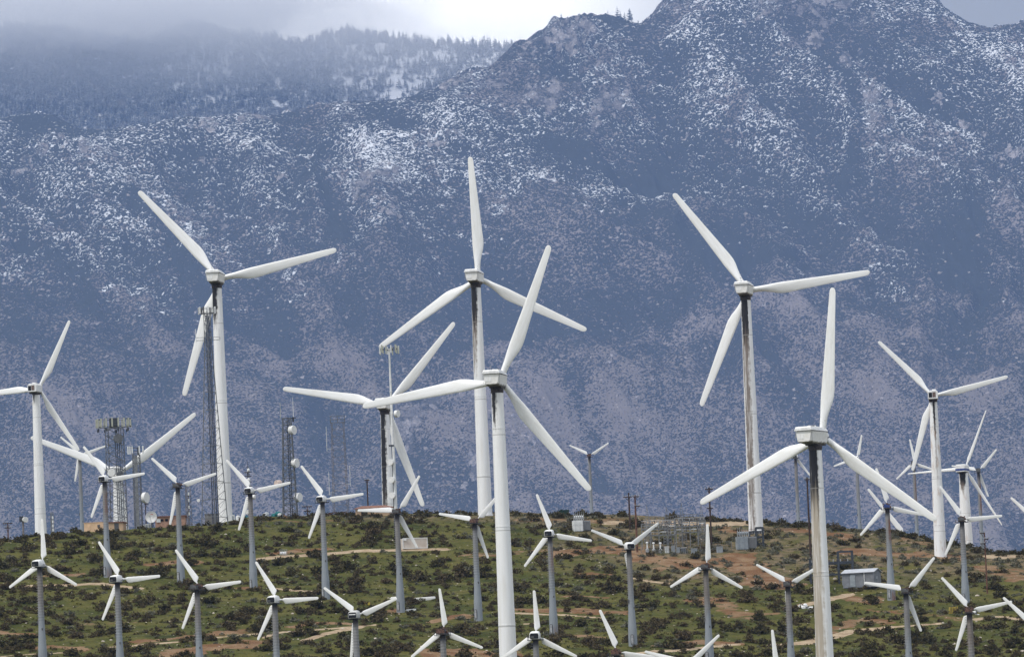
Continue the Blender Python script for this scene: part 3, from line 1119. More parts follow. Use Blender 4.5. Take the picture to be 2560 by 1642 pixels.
def small_blade(R=7.5):
    b = MB()
    secs = [(0.30, .20, .20, -.10), (0.92, .22, .20, -.11), (0.98, .30, .19, -.15), (1.22, .76, .19, -.24), (1.42, .98, .18, -.27), (1.60, 1.00, .17, -.27), (3.2, .86, .14, -.24), (5.0, .67, .11, -.20), (6.6, .52, .08, -.17), (7.3, .46, .07, -.15), (7.44, .34, .05, -.10), (7.5, .10, .03, -.02)]
    for z, c, t, l in secs:
        pass
    rings = [airfoil(c, t, l, z, R_(12) * (1 - min(1, z / 7)), 12) for z, c, t, l in secs]
    b.loft(rings)
    return b


def thin_blade(R=7.5):
    b = MB()
    secs = [(0.3, .22, .2, -.11), (.9, .24, .2, -.12), (1.3, .42, .18, -.2), (2.2, .40, .16, -.18), (4.2, .30, .12, -.14), (6.4, .19, .08, -.1), (7.4, .12, .05, -.06), (7.5, .05, .02, -.02)]
    b.loft([airfoil(c, t, l, z, 0, 10) for z, c, t, l in secs])
    return b


def first_mesh(b, name, m, smooth=True):
    o = b.build(name, m, None, smooth)
    me = o.data
    bpy.data.objects.remove(o)
    return me


ME_big = first_mesh(big_blade(), 'blade', M_blade)
ME_small = first_mesh(small_blade(), 'blade', M_blade)
ME_thin = first_mesh(thin_blade(), 'blade', M_blade)


def fit(tips, hub, psi):
    """rotor centre, radius in px and phase (clockwise from up, world upright) from blade tips"""
    c = math.cos(psi)
    rs, ph = [], []
    cr, sr = math.cos(ROLL), math.sin(ROLL)
    for k, (x, y) in enumerate(tips):
        dx, dy = x - hub[0], -(y - hub[1])
        # undo the roll of the camera
        wx = dx * cr + dy * sr
        wy = -dx * sr + dy * cr
        wx /= c
        rs.append(math.hypot(wx, wy))
        ph.append(math.atan2(wx, wy))
    best = None
    x = y = 0
    for p in ph:
        x += math.cos(3 * p)
        y += math.sin(3 * p)
    return sum(rs) / len(rs), math.atan2(y, x) / 3


def rotor(root, me, Rm, Rref, off, H, ph, ang=None):
    k = Rm / Rref
    angs = ang if ang is not None else [ph + i * 2 * math.pi / 3 for i in range(3)]
    for a in angs:
        o = link('blade', me, root)
        o.location = (0, off, H)
        o.rotation_euler = (0, a, 0)
        o.scale = (k, k, k)


def props(o, **kw):
    for k, v in kw.items():
        o[k] = float(v)


def set_turbine(tips, hub, psi_deg, D, off, label, group):
    psi = R_(psi_deg)
    if hub is None:
        hub = (sum(t[0] for t in tips) / 3, sum(t[1] for t in tips) / 3)
    Rp, ph = fit(tips, hub, psi)
    Rm = Rp * D / F
    P = at(hub[0], hub[1], D)
    ax = Vector((math.sin(psi), math.cos(psi), 0))
    b = P - ax * off
    zg = float(terrain(b.x, b.y)) - 0.25
    root = empty('wind_turbine', (b.x, b.y, zg), -psi, label, 'wind turbine', group)
    return root, P.z - zg, Rm, ph


def big_turbine(tips, psi, D, label, hub=None, st=(12, 1.0, -0.35, 0.75, 8, 0), rust=0.0, hk=1.0):
    off = 2.8
    root, H, Rm, ph = set_turbine(tips, hub, psi, D, off, label, 'tall white wind turbines')
    # tower
    b = MB()
    r0, r1 = 1.42, 0.94
    zs = list(np.linspace(0, H - 1.2, 22))
    prof = [(r0 + (r1 - r0) * (z / (H - 1.2)), z) for z in zs]
    prof = [(r0 + .12, 0), (r0 + .12, 0.35)] + [(r, max(z, 0.36)) for r, z in prof]
    out = []
    for r, z in prof:
        out.append((r, z))
    b.lathe(out, 36)
    for fz in (1 / 6, 0.5, 5 / 6):
        z = H * fz
        r = r0 + (r1 - r0) * z / (H - 1.2)
        b.lathe([(r, z - .09), (r + .035, z - .08), (r + .035, z + .08), (r, z + .09)], 36)
    t = b.build('tower', M_btower, root, True)
    props(t, hub_height=H - 1.2, stain_length=st[0], stain_amount=st[1], stain_angle=st[2], stain_width=st[3], rust=rust, stain_black=st[4], stain_pale=st[5])
    # nacelle shell: narrow at the keel, widest under the lid
    n = MB()

    def sec(y, k, zb, kb):
        return [(-kb, y, zb), (kb, y, zb), (kb + .18, y, zb + .22), (k, y, .50), (k, y, .58), (-k, y, .58), (-k, y, .50), (-kb - .18, y, zb + .22)]
    n.loft([sec(-4.05, 1.22, -.98, .82), sec(-3.9, 1.30, -1.08, .90), sec(-1.0, 1.38, -1.28, 1.0), sec(1.7, 1.38, -1.22, 1.02), sec(2.0, 1.30, -1.1, .95)])
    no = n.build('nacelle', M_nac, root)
    no.location = (0, 0, H)
    l = MB()

    def lid(y, k, kt, zt):
        return [(-k, y, .66), (k, y, .66), (k, y, .74), (kt, y, zt - .08), (kt - .12, y, zt), (-kt + .12, y, zt), (-kt, y, zt - .08), (-k, y, .74)]
    l.loft([lid(-4.3, 1.40, 1.24, 1.05), lid(-4.1, 1.46, 1.26, 1.27), lid(-1.2, 1.46, 1.25, 1.30), lid(1.8, 1.42, 1.2, 1.12), lid(2.05, 1.3, 1.1, 1.0)])
    l.build('lid', M_cowl, no)
    e = MB()
    for sx_ in (-1, 1):
        e.box((sx_ * 1.335, -3.93, -.2), (.05, .07, 1.3))
    e.build('corner_shade_line', M_steel, no)  # grey strips added to draw the lit-to-shaded break between rear and side
    s = MB()
    s.box((.15, -1.0, .62), (2.5, 5.85, .09))
    s.build('lid_gap_shade', M_dark, no)  # dark inset standing in for the shade in the slit under the lid
    for x in (-.72, -.22):
        d = MB()
        d.box((x, -4.06, -.22), (.44, .05, .78))
        d.build('rear_panel', M_cowl, no)
    e = MB()
    e.box((.25, -1.4, 1.40), (1.0, .9, .22))
    e.build('roof_hatch', M_cowl, no)
    e = MB()
    e.box((.55, -1.86, 1.41), (.62, .06, .15))
    e.box((-.45, -1.2, 1.45), (.16, .16, .30))
    e.build('roof_fitting', M_dark, no)
    e = MB()
    e.tube((-.2, -3.2, 1.25), (-.2, -3.2, 2.05), .03, .02, 5)
    e.tube((-.42, -3.2, 2.0), (.02, -3.2, 2.0), .025, n=5)
    e.build('wind_vane', M_steel, no)
    e = MB()
    e.lathe([(1.0, -.95), (1.06, -.25), (.98, 0), (.9, .05)], 26)
    e.box((0, 0.2, -.12), (1.95, 3.2, .16))
    y = e.build('yaw_collar', M_grease, root)
    y.location = (0, 0, H - 1.2)
    h = MB()
    h.loft([[(r * math.cos(2 * math.pi * k / 20), yy, r * math.sin(2 * math.pi * k / 20)) for k in range(20)] for yy, r in ((2.0, .72), (2.1, .95), (3.3, .92), (3.9, .6), (4.1, .1))])
    ho = h.build('hub', M_cowl, root, True)
    ho.location = (0, 0, H)
    k = Rm / 23.5
    for i in range(3):
        a = ph + i * 2 * math.pi / 3
        c = MB()
        c.tube((0, 0, .86), (0, 0, 1.02), .60 * k, n=18)
        co = c.build('blade_collar', M_dark, ho)
        co.location = (0, off, 0)
        co.rotation_euler = (0, a, 0)
    rotor(root, ME_big, Rm, 23.5, off, H, ph)
    return root


def mid_turbine(tips, psi, D, label, hub=None, st=(9, .8, 0.1, .5, 5, 0), rust=0.3, dome=False):
    off = 1.7
    root, H, Rm, ph = set_turbine(tips, hub, psi, D, off, label, 'mid sized white wind turbines')
    b = MB()
    r0, r1 = 1.16, .74
    b.lathe([(r0 + (r1 - r0) * f, f * (H - .95)) for f in np.linspace(0, 1, 18)], 32)
    for fz in (0.2, 0.5):
        z = H * fz
        r = r0 + (r1 - r0) * z / H
        b.lathe([(r, z - .07), (r + .03, z - .06), (r + .03, z + .06), (r, z + .07)], 32)
    t = b.build('tower', M_btower, root, True)
    props(t, hub_height=H - .95, stain_length=st[0], stain_amount=st[1], stain_angle=st[2], stain_width=st[3], rust=rust, stain_black=st[4], stain_pale=st[5])
    n = MB()

    def sec(y, k, zt, zb, ch=.18):
        return [(-k + .1, y, zb), (k - .1, y, zb), (k, y, zb + .12), (k, y, zt - ch), (k - ch, y, zt), (-k + ch, y, zt), (-k, y, zt - ch), (-k, y, zb + .12)]
    n.loft([sec(-2.2, .92, .78, -.72, .3), sec(-2.05, .95, .86, -.78, .3), sec(.9, .95, .90, -.8, .3), sec(1.2, .8, .7, -.7, .25)])
    no = n.build('nacelle', M_cowl, root)
    no.location = (0, 0, H)
    e = MB()
    e.box((-.47, -2.21, -.02), (.62, .05, .92))
    e.build('rear_opening', M_dark, no)
    e = MB()
    e.box((.22, -2.21, .02), (.60, .05, .96))
    e.build('radiator', M_rad, no)
    e = MB()
    e.box((0, -.4, -.93), (1.55, 2.6, .28))
    e.lathe([(.76, -1.25), (.80, -.95)], 24)
    e.build('bedplate', M_grease, no)
    e = MB()
    e.box((.25, -1.2, .98), (.7, 1.0, .2))
    e.build('roof_hatch', M_cowl, no)
    h = MB()
    h.loft([[(r * math.cos(2 * math.pi * k / 16), yy, r * math.sin(2 * math.pi * k / 16)) for k in range(16)] for yy, r in ((1.1, .5), (1.2, .62), (2.2, .55), (2.6, .1))])
    h.build('hub', M_cowl, root, True).location = (0, 0, H)
    rotor(root, ME_big, Rm, 23.5, off, H, ph)
    return root


def small_turbine(tips, psi, D, label, hub=None, cowl='white', rust=0.0, oil=1.0, ang=None, bk='small'):
    off = 1.0 if psi >= 0 else 1.0
    root, H, Rm, ph = set_turbine(tips, hub, psi, D, off, label, 'small old wind turbines on grey tube towers')
    b = MB()
    Ht = H - .5
    prof = [(.80, 0), (.80, .12), (.745, .13), (.70, .20 * Ht), (.655, .24 * Ht), (.565, .34 * Ht), (.50, .43 * Ht), (.495, .46 * Ht)]
    z = .47 * Ht
    while z < Ht - .3:
        f = (z - .47 * Ht) / (.53 * Ht)
        r = .485 - .085 * f
        prof += [(r, z), (r, z + .34), (r + .008, z + .35), (r + .008, z + .42)]
        z += .45
    prof += [(.40, Ht - .05), (.46, Ht)]
    b.lathe(prof, 24)
    t = b.build('tower', M_stower, root)
    props(t, hub_height=Ht, rust=rust, oil=oil * random.uniform(.45, 1.0))
    # climbing rungs up the left side
    l = MB()
    zz = .5 * Ht
    while zz < Ht - .4:
        l.box((-.55, -.12, zz), (.20, .05, .05))
        zz += .38
    l.build('rungs', M_steel, root)
    d = MB()
    d.loft([[(x, y, zz) for x, zz in ((-.24, .5), (.24, .5), (.27, .8), (.27, 1.9), (.2, 2.15), (-.2, 2.15), (-.27, 1.9), (-.27, .8))] for y in (-.80, -.70)])
    do = d.build('door', M_greybox, root)
    do.rotation_euler = (0, 0, R_(-22))
    d = MB()
    d.loft([[(x, y, zz) for x, zz in ((-.17, .62), (.17, .62), (.19, .85), (.19, 1.85), (.14, 2.03), (-.14, 2.03), (-.19, 1.85), (-.19, .85))] for y in (-.815, -.79)])
    d.build('door_panel', M_steel, do)
    j = MB()
    j.box((-.46, -.16, .47 * Ht), (.28, .30, .55))
    j.box((.3, -.36, .40 * Ht), (.22, .2, .35))
    j.build('junction_box', M_greybox, root)
    p = MB()
    for sx_ in (-1, 1):
        p.box((sx_ * .82, -.15, -.62), (.55, 1.3, .07))
        for yy in (-.7, .35):
            p.beam((sx_ * 1.06, yy, -.6), (sx_ * 1.06, yy, -.18), .05)
        p.beam((sx_ * 1.06, -.7, -.2), (sx_ * 1.06, .35, -.2), .05)
    p.box((0, -.15, -.655), (1.7, .3, .06))
    po = p.build('service_platform', M_dsteel, root)
    po.location = (0, 0, H)
    n = MB()
    if cowl in ('white', 'silver', 'bluewhite'):
        def sec(y, k, zt, zb):
            return [(-k * .9, y, zb), (k * .9, y, zb), (k, y, zb + .12), (k, y, zt * .45), (k * .82, y, zt * .88), (k * .5, y, zt), (-k * .5, y, zt), (-k * .82, y, zt * .88), (-k, y, zt * .45), (-k, y, zb + .12)]
        n.loft([sec(-1.35, .66, .42, -.48), sec(-1.2, .70, .52, -.5), sec(-.2, .74, .68, -.5), sec(.45, .66, .62, -.48), sec(.68, .5, .45, -.4)])
        no = n.build('nacelle', M_cowl if cowl != 'silver' else M_silver, root, True)
        no.location = (0, 0, H)
        e = MB()
        e.loft([[(x, y, zz) for x, zz in ((-.56, -.43), (.56, -.43), (.60, -.3), (.60, .12), (.5, .32), (-.5, .32), (-.60, .12), (-.60, -.3))] for y in (-1.40, -1.33)])
        e.build('rear_opening', M_dark, no)
        if cowl == 'silver':
            e = MB()
            e.box((0, -1.42, .05), (1.0, .04, .14))
            e.build('louvre', M_cowl, no)
        else:
            e = MB()
            e.box((-.25, -1.41, -.2), (.42, .04, .3))
            e.build('generator', M_greybox, no)
        e = MB()
        e.box((.1, .1, -.56), (1.1, 1.7, .14))
        e.build('bedplate', M_grease, no)
    elif cowl == 'box':
        n.box((0, -.55, .02), (1.15, 1.2, 1.0))
        no = n.build('nacelle', M_greybox, root)
        no.location = (0, 0, H)
        e = MB()
        e.box((0, .35, .05), (1.0, .6, .9))
        e.build('front_cover', M_cowl, no)
    else:
        # machinery without its cover: frame, gearbox, generator, brake and pipes
        rr = random.Random(int(hub[0]) if hub else int(tips[0][0]))
        n.box((0, -.2, -.42), (1.15, 2.4, .18))
        n.tube((0, -.2, 0.02), (0, .75, 0.05), .42, .34, 10)
        n.box((-.1, -.3, -.1), (.7, .8, .5))
        no = n.build('nacelle', M_grease, root)
        no.location = (0, 0, H)
        e = MB()
        e.tube((-.2, -1.35, -.05), (-.2, -.55, -.05), .36, n=12)
        e.box((.34, -1.0, -.12), (.35, .7, .42))
        e.build('generator', M_blue if cowl == 'bluegen' else M_rustm if rr.random() < .5 else M_greybox, no)
        e = MB()
        for q in range(7):
            x, y = rr.uniform(-.65, .65), rr.uniform(-1.2, .8)
            e.beam((x, y, -.35), (x + rr.uniform(-.2, .2), y + rr.uniform(-.3, .3), rr.uniform(.2, .55)), .07)
        e.beam((-.6, -1.2, .2), (.6, -.9, .3), .06)
        e.beam((.55, -1.1, .3), (.5, .7, .35), .07)
        e.build('pipework', M_rustm, no)
    h = MB()
    h.lathe([(.1, -.28), (.36, -.25), (.42, 0), (.36, .25), (.1, .28)], 14)
    for i in range(3):
        a = ph + i * 2 * math.pi / 3 if ang is None else ang[i % len(ang)]
        h.tube((0, 0, 0), (.62 * math.sin(a), 0, .62 * math.cos(a)), .20, .17, 10)
    ho = h.build('hub', M_rustm if cowl in ('open', 'bluegen') else M_cowl, root)
    ho.location = (0, off, H)
    rotor(root, ME_small, Rm, 7.5, off, H, ph, ang)
    return root


# ------------------------------------------------------------------ the turbines themselves
T = []
big_turbine([(340, 475), (844, 627), (462, 990)], 9, 1135, 'tall white turbine behind the tall lattice mast, short black oil stain under its nacelle', st=(11, 1.1, -.55, 0.85, 9, 0))
big_turbine([(1173, 389), (1467, 829), (947, 869)], 11, 1128, 'tall white turbine with one blade straight up, long brown oil run below', st=(21, 1.1, -.5, 0.85, 9, 0))
big_turbine([(1370, 613), (905, 1012), (1478, 1229)], 12, 900, 'tall white turbine overlapping another tower, short oil stain, left blade near level', st=(8.5, 1.1, -.5, 0.55, 7, 0))
big_turbine([(1682, 480), (2173, 685), (1754, 1014)], 13, 1105, 'tall white turbine whose tower is streaked with oil from nacelle to base', st=(64, 1.1, -.25, 0.80, 9, .0))
big_turbine([(2077, 720), (1756, 1248), (2334, 1307)], 27, 850, 'largest looking white turbine, nacelle seen from its side, broad brown streak down the tower', st=(120, 1.1, -.18, 0.92, 10, .75))
big_turbine([(705, 971), (1136, 805), (1059, 1266)], 9, 1250, 'white turbine with blackened tower behind the slim antenna pole', st=(42, 1.2, -.45, 0.75, 26, 0))
big_turbine([(64, 1109), (507, 1033), (323, 1408)], 6, 1330, 'white turbine half hidden behind the lattice tower with the ring of panel antennas', st=(3, .3, -.4, .3, 2, .5))
mid_turbine([(2194.5, 854.5), (2521, 941), (2281, 1175)], 4, 1068, 'white turbine with open black nacelle window, thin oil run and rusty tower foot', st=(16, 1.1, 0.12, .34, 7, 0), rust=.8)
mid_turbine([(171, 799), (200, 1122), (-88, 984)], 16, 1116, 'mid sized white turbine at the far left with one blade out of the picture', hub=(97.5, 972.5), st=(3, .7, -.3, .4, 2, .5), rust=.0)

SM = [
    ([(636, 1404), (799, 1495.6), (644.5, 1597)], None, 22, 1762, 'white', 'small cowled turbine in the bottom row, next right of the bare rusty one', 0),
    ([(812, 1471), (993, 1490), (874, 1650)], None, 16, 1800, 'silver', 'small turbine with a pale louvred nacelle end, in the bottom row by the red bank', 0),
    # tips, hub, yaw, base row or depth, cowl, label, rust
    ([(103, 1297), (20, 1467), (196.6, 1462.6)], None, 25, 1680, 'white', 'small white cowled turbine at the bottom left corner, one blade straight up', 0),
    ([(242.5, 1355), (406, 1439.7), (254, 1547)], None, 25, 1712, 'white', 'small turbine with white cowl and blade rings near the tips, below the tan hut', 0),
    ([(435, 1375), (607, 1454), (455, 1569)], None, 22, 1722, 'open', 'small turbine with bare rusty nacelle and brown tower, at the bottom left', 0),
    ([(204.5, 1116), (366, 1184.6), (228, 1291.7)], None, 18, 1455, 'bluewhite', 'small turbine in front of the lattice tower with a ring of panels, dark blue opening', .6),
    ([(376, 1143.7), (541.5, 1184.6), (426.6, 1311)], None, 14, 1466, 'open', 'small turbine with bare nacelle in front of the brick hut', 0),
    ([(563, 1151.5), (730, 1206), (595.6, 1323)], None, 16, 1482, 'white', 'small cowled turbine just right of the tall lattice mast', 0),
    ([(750, 1165), (912, 1235), (771, 1344)], None, 20, 1506, 'white', 'small cowled turbine between the dish tower and the slim antenna pole', 0),
    ([(891, 1275), (1049, 1190.5), (1046, 1368)], None, 12, 1536, 'open', 'small turbine with bare nacelle whose left blade crosses the red roofed shed', 0),
    ([(1101, 1277.5), (1245, 1227), (1224, 1402)], None, 14, 1562, 'open', 'small bare turbine at the foot of the two overlapping tall towers', 0),
    ([(1340.6, 1236), (1481, 1350.7), (1310.5, 1415)], None, 12, 1596, 'white', 'small cowled turbine just left of the big white transformer', .5),
    ([(1472.7, 1329), (1650.6, 1307.6), (1581, 1461)], None, -14, 1626, 'white', 'small turbine with its nacelle mouth turned right, before the switchyard', 0),
    ([(1767, 1307.6), (1678, 1467), (1855, 1470.6)], None, 12, 1668, 'open', 'small bare turbine with one blade up in front of the switchyard fence', 0),
    ([(1335, 1477), (1247, 1653), (1444, 1640.6)], (1341, 1589), 8, 1850, 'white', 'small cowled turbine at the bottom edge right of the front tall tower', 0),
    ([(1097, 1462.6), (1035, 1646), (1201, 1623)], (1111, 1577), 14, 1830, 'open', 'small bare turbine at the bottom edge left of the front tall tower', 0),
    ([(1498.5, 1524), (1655, 1643)], (1543, 1629), 10, 1885, 'open', 'small bare turbine cut by the bottom edge, one blade up to the left', 0),
    ([(1798, 1586), (1612, 1629)], (1717, 1661), 6, 1915, 'white', 'small turbine below the bottom edge showing only two raised blades', 0),
    ([(1895, 1401), (2042, 1413), (1977, 1561)], None, 10, 1722, 'open', 'small bare turbine whose right blade passes behind the broad streaked tower', 0),
    ([(2335, 1393), (2162, 1456), (2303, 1577)], None, 12, 1735, 'open', 'small bare turbine before the grey metal shed, one blade up to the right', 0),
    ([(2354, 1442), (2528, 1504), (2392, 1626)], None, 10, 1788, 'open', 'small bare turbine by the yellow cable drums at the lower right', 0),
    ([(1930, 1573.5)], (1940, 1687), 8, 1945, 'open', 'small turbine below the bottom edge, one blade tip showing left of the broad streaked tower', 0),
    ([(2509, 1493)], (2587, 1571), 10, 1830, 'open', 'small turbine out of the right edge, one blade reaching in over the grass', 0),
    ([(2349, 1216), (2506, 1288.6), (2363, 1386)], None, 10, 1521, 'open', 'small bare turbine in front of the rust streaked blue nacelle tower', 0),
    ([(2192, 1167), (2316, 1285), (2153, 1336.6)], (2219, 1265), 8, 1512, 'bluegen', 'small bare turbine with a blue generator and a rust striped tower', 1.0),
]
for tips, hub, psi, vb, cowl, label, rust in SM:
    small_turbine(tips, psi, float(Yof(vb)), label, hub, cowl, rust, 1.0)
FAR = [
    ([(150, 1091), (264, 1114.5), (189, 1204)], None, 8, 1480, 'box', 'distant small turbine with grey box nacelle right of the left edge white tower', 0),
    ([(1426, 1110.6), (1520, 1104), (1478, 1196)], (1474, 1138), 6, 1760, 'open', 'distant small turbine with a dirty tower top, alone in front of the boulder slope', .0),
    ([(2024, 1193), (2010, 1083)], (1990, 1141), 12, 1640, 'white', 'distant small turbine half hidden behind the largest nacelle', 0),
    ([(2155, 1085.5), (2085.5, 1166)], (2142, 1146), 8, 1620, 'white', 'distant small turbine whose nacelle is hidden by the largest turbine blade', 0),
    ([(2276, 1090), (2246.6, 1204), (2333, 1178)], (2286, 1157), 14, 1620, 'box', 'distant small turbine with black box nacelle just left of the rusty footed tower', .6),
    ([(2378, 1164), (2489, 1122), (2468.6, 1240)], (2447, 1176), 10, 1560, 'box', 'distant small turbine with grey box nacelle and a red patch on its tower', 1.0),
    ([(2528, 1243)], (2597, 1312), 10, 1300, 'open', 'distant turbine beyond the right edge showing one grey blade', 0),
]
for tips, hub, psi, D, cowl, label, rust in FAR:
    small_turbine(tips, psi, D, label, hub, cowl, rust, 0.75)


# stubby white tower with a blue striped nacelle and thin edge-on blades
def blue_turbine():
    psi = 20
    off = 1.6
    hub = (2413, 1171)
    root, H, Rm, ph = set_turbine([(2464.7, 1026), (2272, 1181), (2501.7, 1314)], hub, psi, 1190, off, 'stubby white turbine with a blue striped nacelle, thin blades and a burnt rusty tower top', 'mid sized white wind turbines')
    b = MB()
    b.lathe([(1.34 - .42 * f, f * (H - .9)) for f in np.linspace(0, 1, 16)], 30)
    t = b.build('tower', M_btower, root, True)
    props(t, hub_height=H - .9, stain_length=5.0, stain_amount=1.2, stain_angle=-.05, stain_width=.8, rust=.5, stain_black=2.5, stain_pale=0)
    n = MB()
    n.loft([[(-k, y, -.8), (k, y, -.8), (k, y, .5), (k * .8, y, zt), (-k * .8, y, zt), (-k, y, .5)] for y, k, zt in ((-2.3, .95, .6), (-2.1, 1.05, .75), (.8, 1.05, .8), (1.1, .9, .6))])
    no = n.build('nacelle', M_cowl, root)
    no.location = (0, 0, H)
    e = MB()
    e.box((0, -.65, -.36), (2.14, 3.4, .42))
    e.build('stripe', M_blue, no)
    e = MB()
    e.box((0, -.4, -.92), (1.7, 2.6, .22))
    e.build('bedplate', M_grease, no)
    h = MB()
    h.lathe([(.1, -.4), (.45, -.3), (.5, 0), (.45, .3), (.1, .4)], 14)
    h.build('hub', M_cowl, root).location = (0, off, H)
    angs = []
    cr, sr = math.cos(ROLL), math.sin(ROLL)
    for x, y in [(2464.7, 1026), (2272, 1181), (2501.7, 1314)]:
        dx, dy = x - hub[0], -(y - hub[1])
        angs.append((math.atan2((dx * cr + dy * sr) / math.cos(R_(psi)), -dx * sr + dy * cr), math.hypot((dx * cr + dy * sr) / math.cos(R_(psi)), -dx * sr + dy * cr) * 1190 / F))
    for a, r in angs:
        rotor(root, ME_thin, r, 7.5, off, H, 0, [a])


blue_turbine()
# loose blade leaning behind the crest
b0 = onhill(2263, 1346, 1150)
tip = at(2169, 1222, 1150)
o = link('turbine_blade', ME_small)
d = tip - b0
o.location = b0 - d.normalized() * 0.8
o.rotation_euler = (0, math.atan2(d.x, d.z), 0)
k = (d.length + .8) / 7.5
o.scale = (1.15, 1.15, k)
tag(o, 'loose white turbine blade slanting up behind the turbine with the blue generator', 'turbine blade')

# ------------------------------------------------------------------ masts, huts, switchyard
M_lat = mat('lattice_steel', flat((0.13, 0.14, 0.155), 0.6, 0.3, 2.0))
M_latp = mat('lattice_steel_pale', flat((0.17, 0.178, 0.185), 0.6, 0.25, 2.0))
M_latr = mat('lattice_steel_dull', flat((0.17, 0.155, 0.15), 0.7, 0.3, 2.0))
M_cable = mat('dark_cable', flat((0.045, 0.055, 0.085), 0.6, 0.3, 2.0))
M_dish = mat('dish_white', flat((0.72, 0.72, 0.70), 0.5, 0.08, 2.0))
M_dishp = mat('dish_pinkish', flat((0.62, 0.50, 0.44), 0.6, 0.1, 2.0))
M_dishg = mat('dish_grey', flat((0.14, 0.145, 0.15), 0.6, 0.25, 2.0))
M_ant = mat('antenna_cream', flat((0.38, 0.39, 0.32), 0.6, 0.15, 2.0))
M_antw = mat('antenna_white', flat((0.66, 0.67, 0.66), 0.6, 0.12, 2.0))
M_wood = mat('pole_wood', flat((0.055, 0.036, 0.027), 0.9, 0.4, 1.5))
M_woodr = mat('pole_wood_red', flat((0.13, 0.065, 0.042), 0.9, 0.4, 1.5))
M_tan = mat('tan_stucco', flat((0.62, 0.43, 0.27), 0.9, 0.1, 1.0))
M_brick = mat('pink_brick', flat((0.40, 0.24, 0.17), 0.9, 0.2, 3.0))
M_roof = mat('roof_edge', flat((0.20, 0.10, 0.07), 0.9, 0.2))
M_conc = mat('grey_block', flat((0.17, 0.165, 0.16), 0.9, 0.25, 0.8))
M_white = mat('white_paint', flat((0.68, 0.69, 0.68), 0.5, 0.1, 1.0))
M_trafo = mat('transformer_grey', flat((0.27, 0.30, 0.32), 0.5, 0.15, 1.5))
M_ins = mat('insulator_grey', flat((0.29, 0.30, 0.31), 0.4, 0.15, 3.0))
M_ins2 = mat('insulator_brown', flat((0.07, 0.05, 0.045), 0.4, 0.25, 3.0))
M_green = mat('dark_green_paint', flat((0.02, 0.05, 0.04), 0.6, 0.2))
M_teal = mat('teal_tarp', flat((0.03, 0.19, 0.20), 0.7, 0.25, 1.5))
M_orange = mat('orange_paint', flat((0.55, 0.22, 0.03), 0.6, 0.2))
M_yellow = mat('yellow_paint', flat((0.46, 0.36, 0.06), 0.6, 0.25, 2.0))
M_lumber = mat('lumber_brown', flat((0.10, 0.06, 0.04), 0.9, 0.5, 2.0))
M_metalroof = mat('pale_metal_roof', flat((0.40, 0.42, 0.45), 0.5, 0.1))


def m_siding(nt, bs):
    P = nt.oc()
    s = nt.sep(P)
    rib = nt.m('SINE', nt.m('MULTIPLY', nt.m('ADD', s[0], s[1]), 22.0))
    n = nt.noise(P, 1.2, 3, 0.6)
    nt.put(bs.inputs['Base Color'], nt.mix(nt.step(n, 0.3, 0.7), (0.165, 0.175, 0.19), (0.225, 0.235, 0.25)))
    nt.put(bs.inputs['Normal'], nt.bump(rib, 0.5, 0.05))


M_siding = mat('metal_siding', m_siding)


def m_container(nt, bs):
    P = nt.oc()
    s = nt.sep(P)
    rib = nt.m('SINE', nt.m('MULTIPLY', nt.m('ADD', s[0], s[1]), 26.0))
    n = nt.noise(P, 0.8, 3, 0.6)
    nt.put(bs.inputs['Base Color'], nt.mix(nt.step(n, 0.3, 0.75), (0.62, 0.57, 0.51), (0.52, 0.45, 0.38)))
    nt.put(bs.inputs['Normal'], nt.bump(rib, 0.6, 0.06))


M_cont = mat('container_steel', m_container)


def mesh_fence(nt, bs):
    bs.inputs['Base Color'].default_value = (0.20, 0.21, 0.21, 1)


def drum(b, c, axis, r, depth, n=20):
    """dish with a shallow cone back and a flat radome"""
    c = Vector(c)
    a = Vector(axis).normalized()
    b.tube(c - a * depth * .45, c + a * depth * .55, r, r, n)
    b.tube(c - a * depth * .45, c - a * depth * 1.0, r * .96, r * .35, n)


def part_dish(root, p, axis, r, depth, m, name='dish', arm=None):
    b = MB()
    drum(b, p, axis, r, depth)
    o = b.build(name, m, root, True)
    a = Vector(axis).normalized()
    k = MB()
    q = Vector(p) - a * depth
    k.tube(q, Vector(arm) if arm else q - a * .6, .07, n=5)
    k.build('bracket', M_dsteel, o)
    return o


def bowl(root, p, axis, r, m, name='dish'):
    """open parabolic bowl facing along axis"""
    a = Vector(axis).normalized()
    u = a.cross(Vector((0, 0, 1))).normalized()
    v = u.cross(a)
    b = MB()
    rings = []
    P = Vector(p)
    for f in (0.02, .3, .55, .8, 1.0):
        rings.append([P + a * (r * .3 * f * f) + u * (r * f * math.cos(t)) + v * (r * f * math.sin(t)) for t in np.linspace(0, 2 * math.pi, 25)[:-1]])
    for f in (1.02, .8, .5, .1):
        rings.append([P + a * (r * .3 * f * f - .08) + u * (r * f * math.cos(t)) + v * (r * f * math.sin(t)) for t in np.linspace(0, 2 * math.pi, 25)[:-1]])
    b.loft(rings)
    return b.build(name, m, root, True)


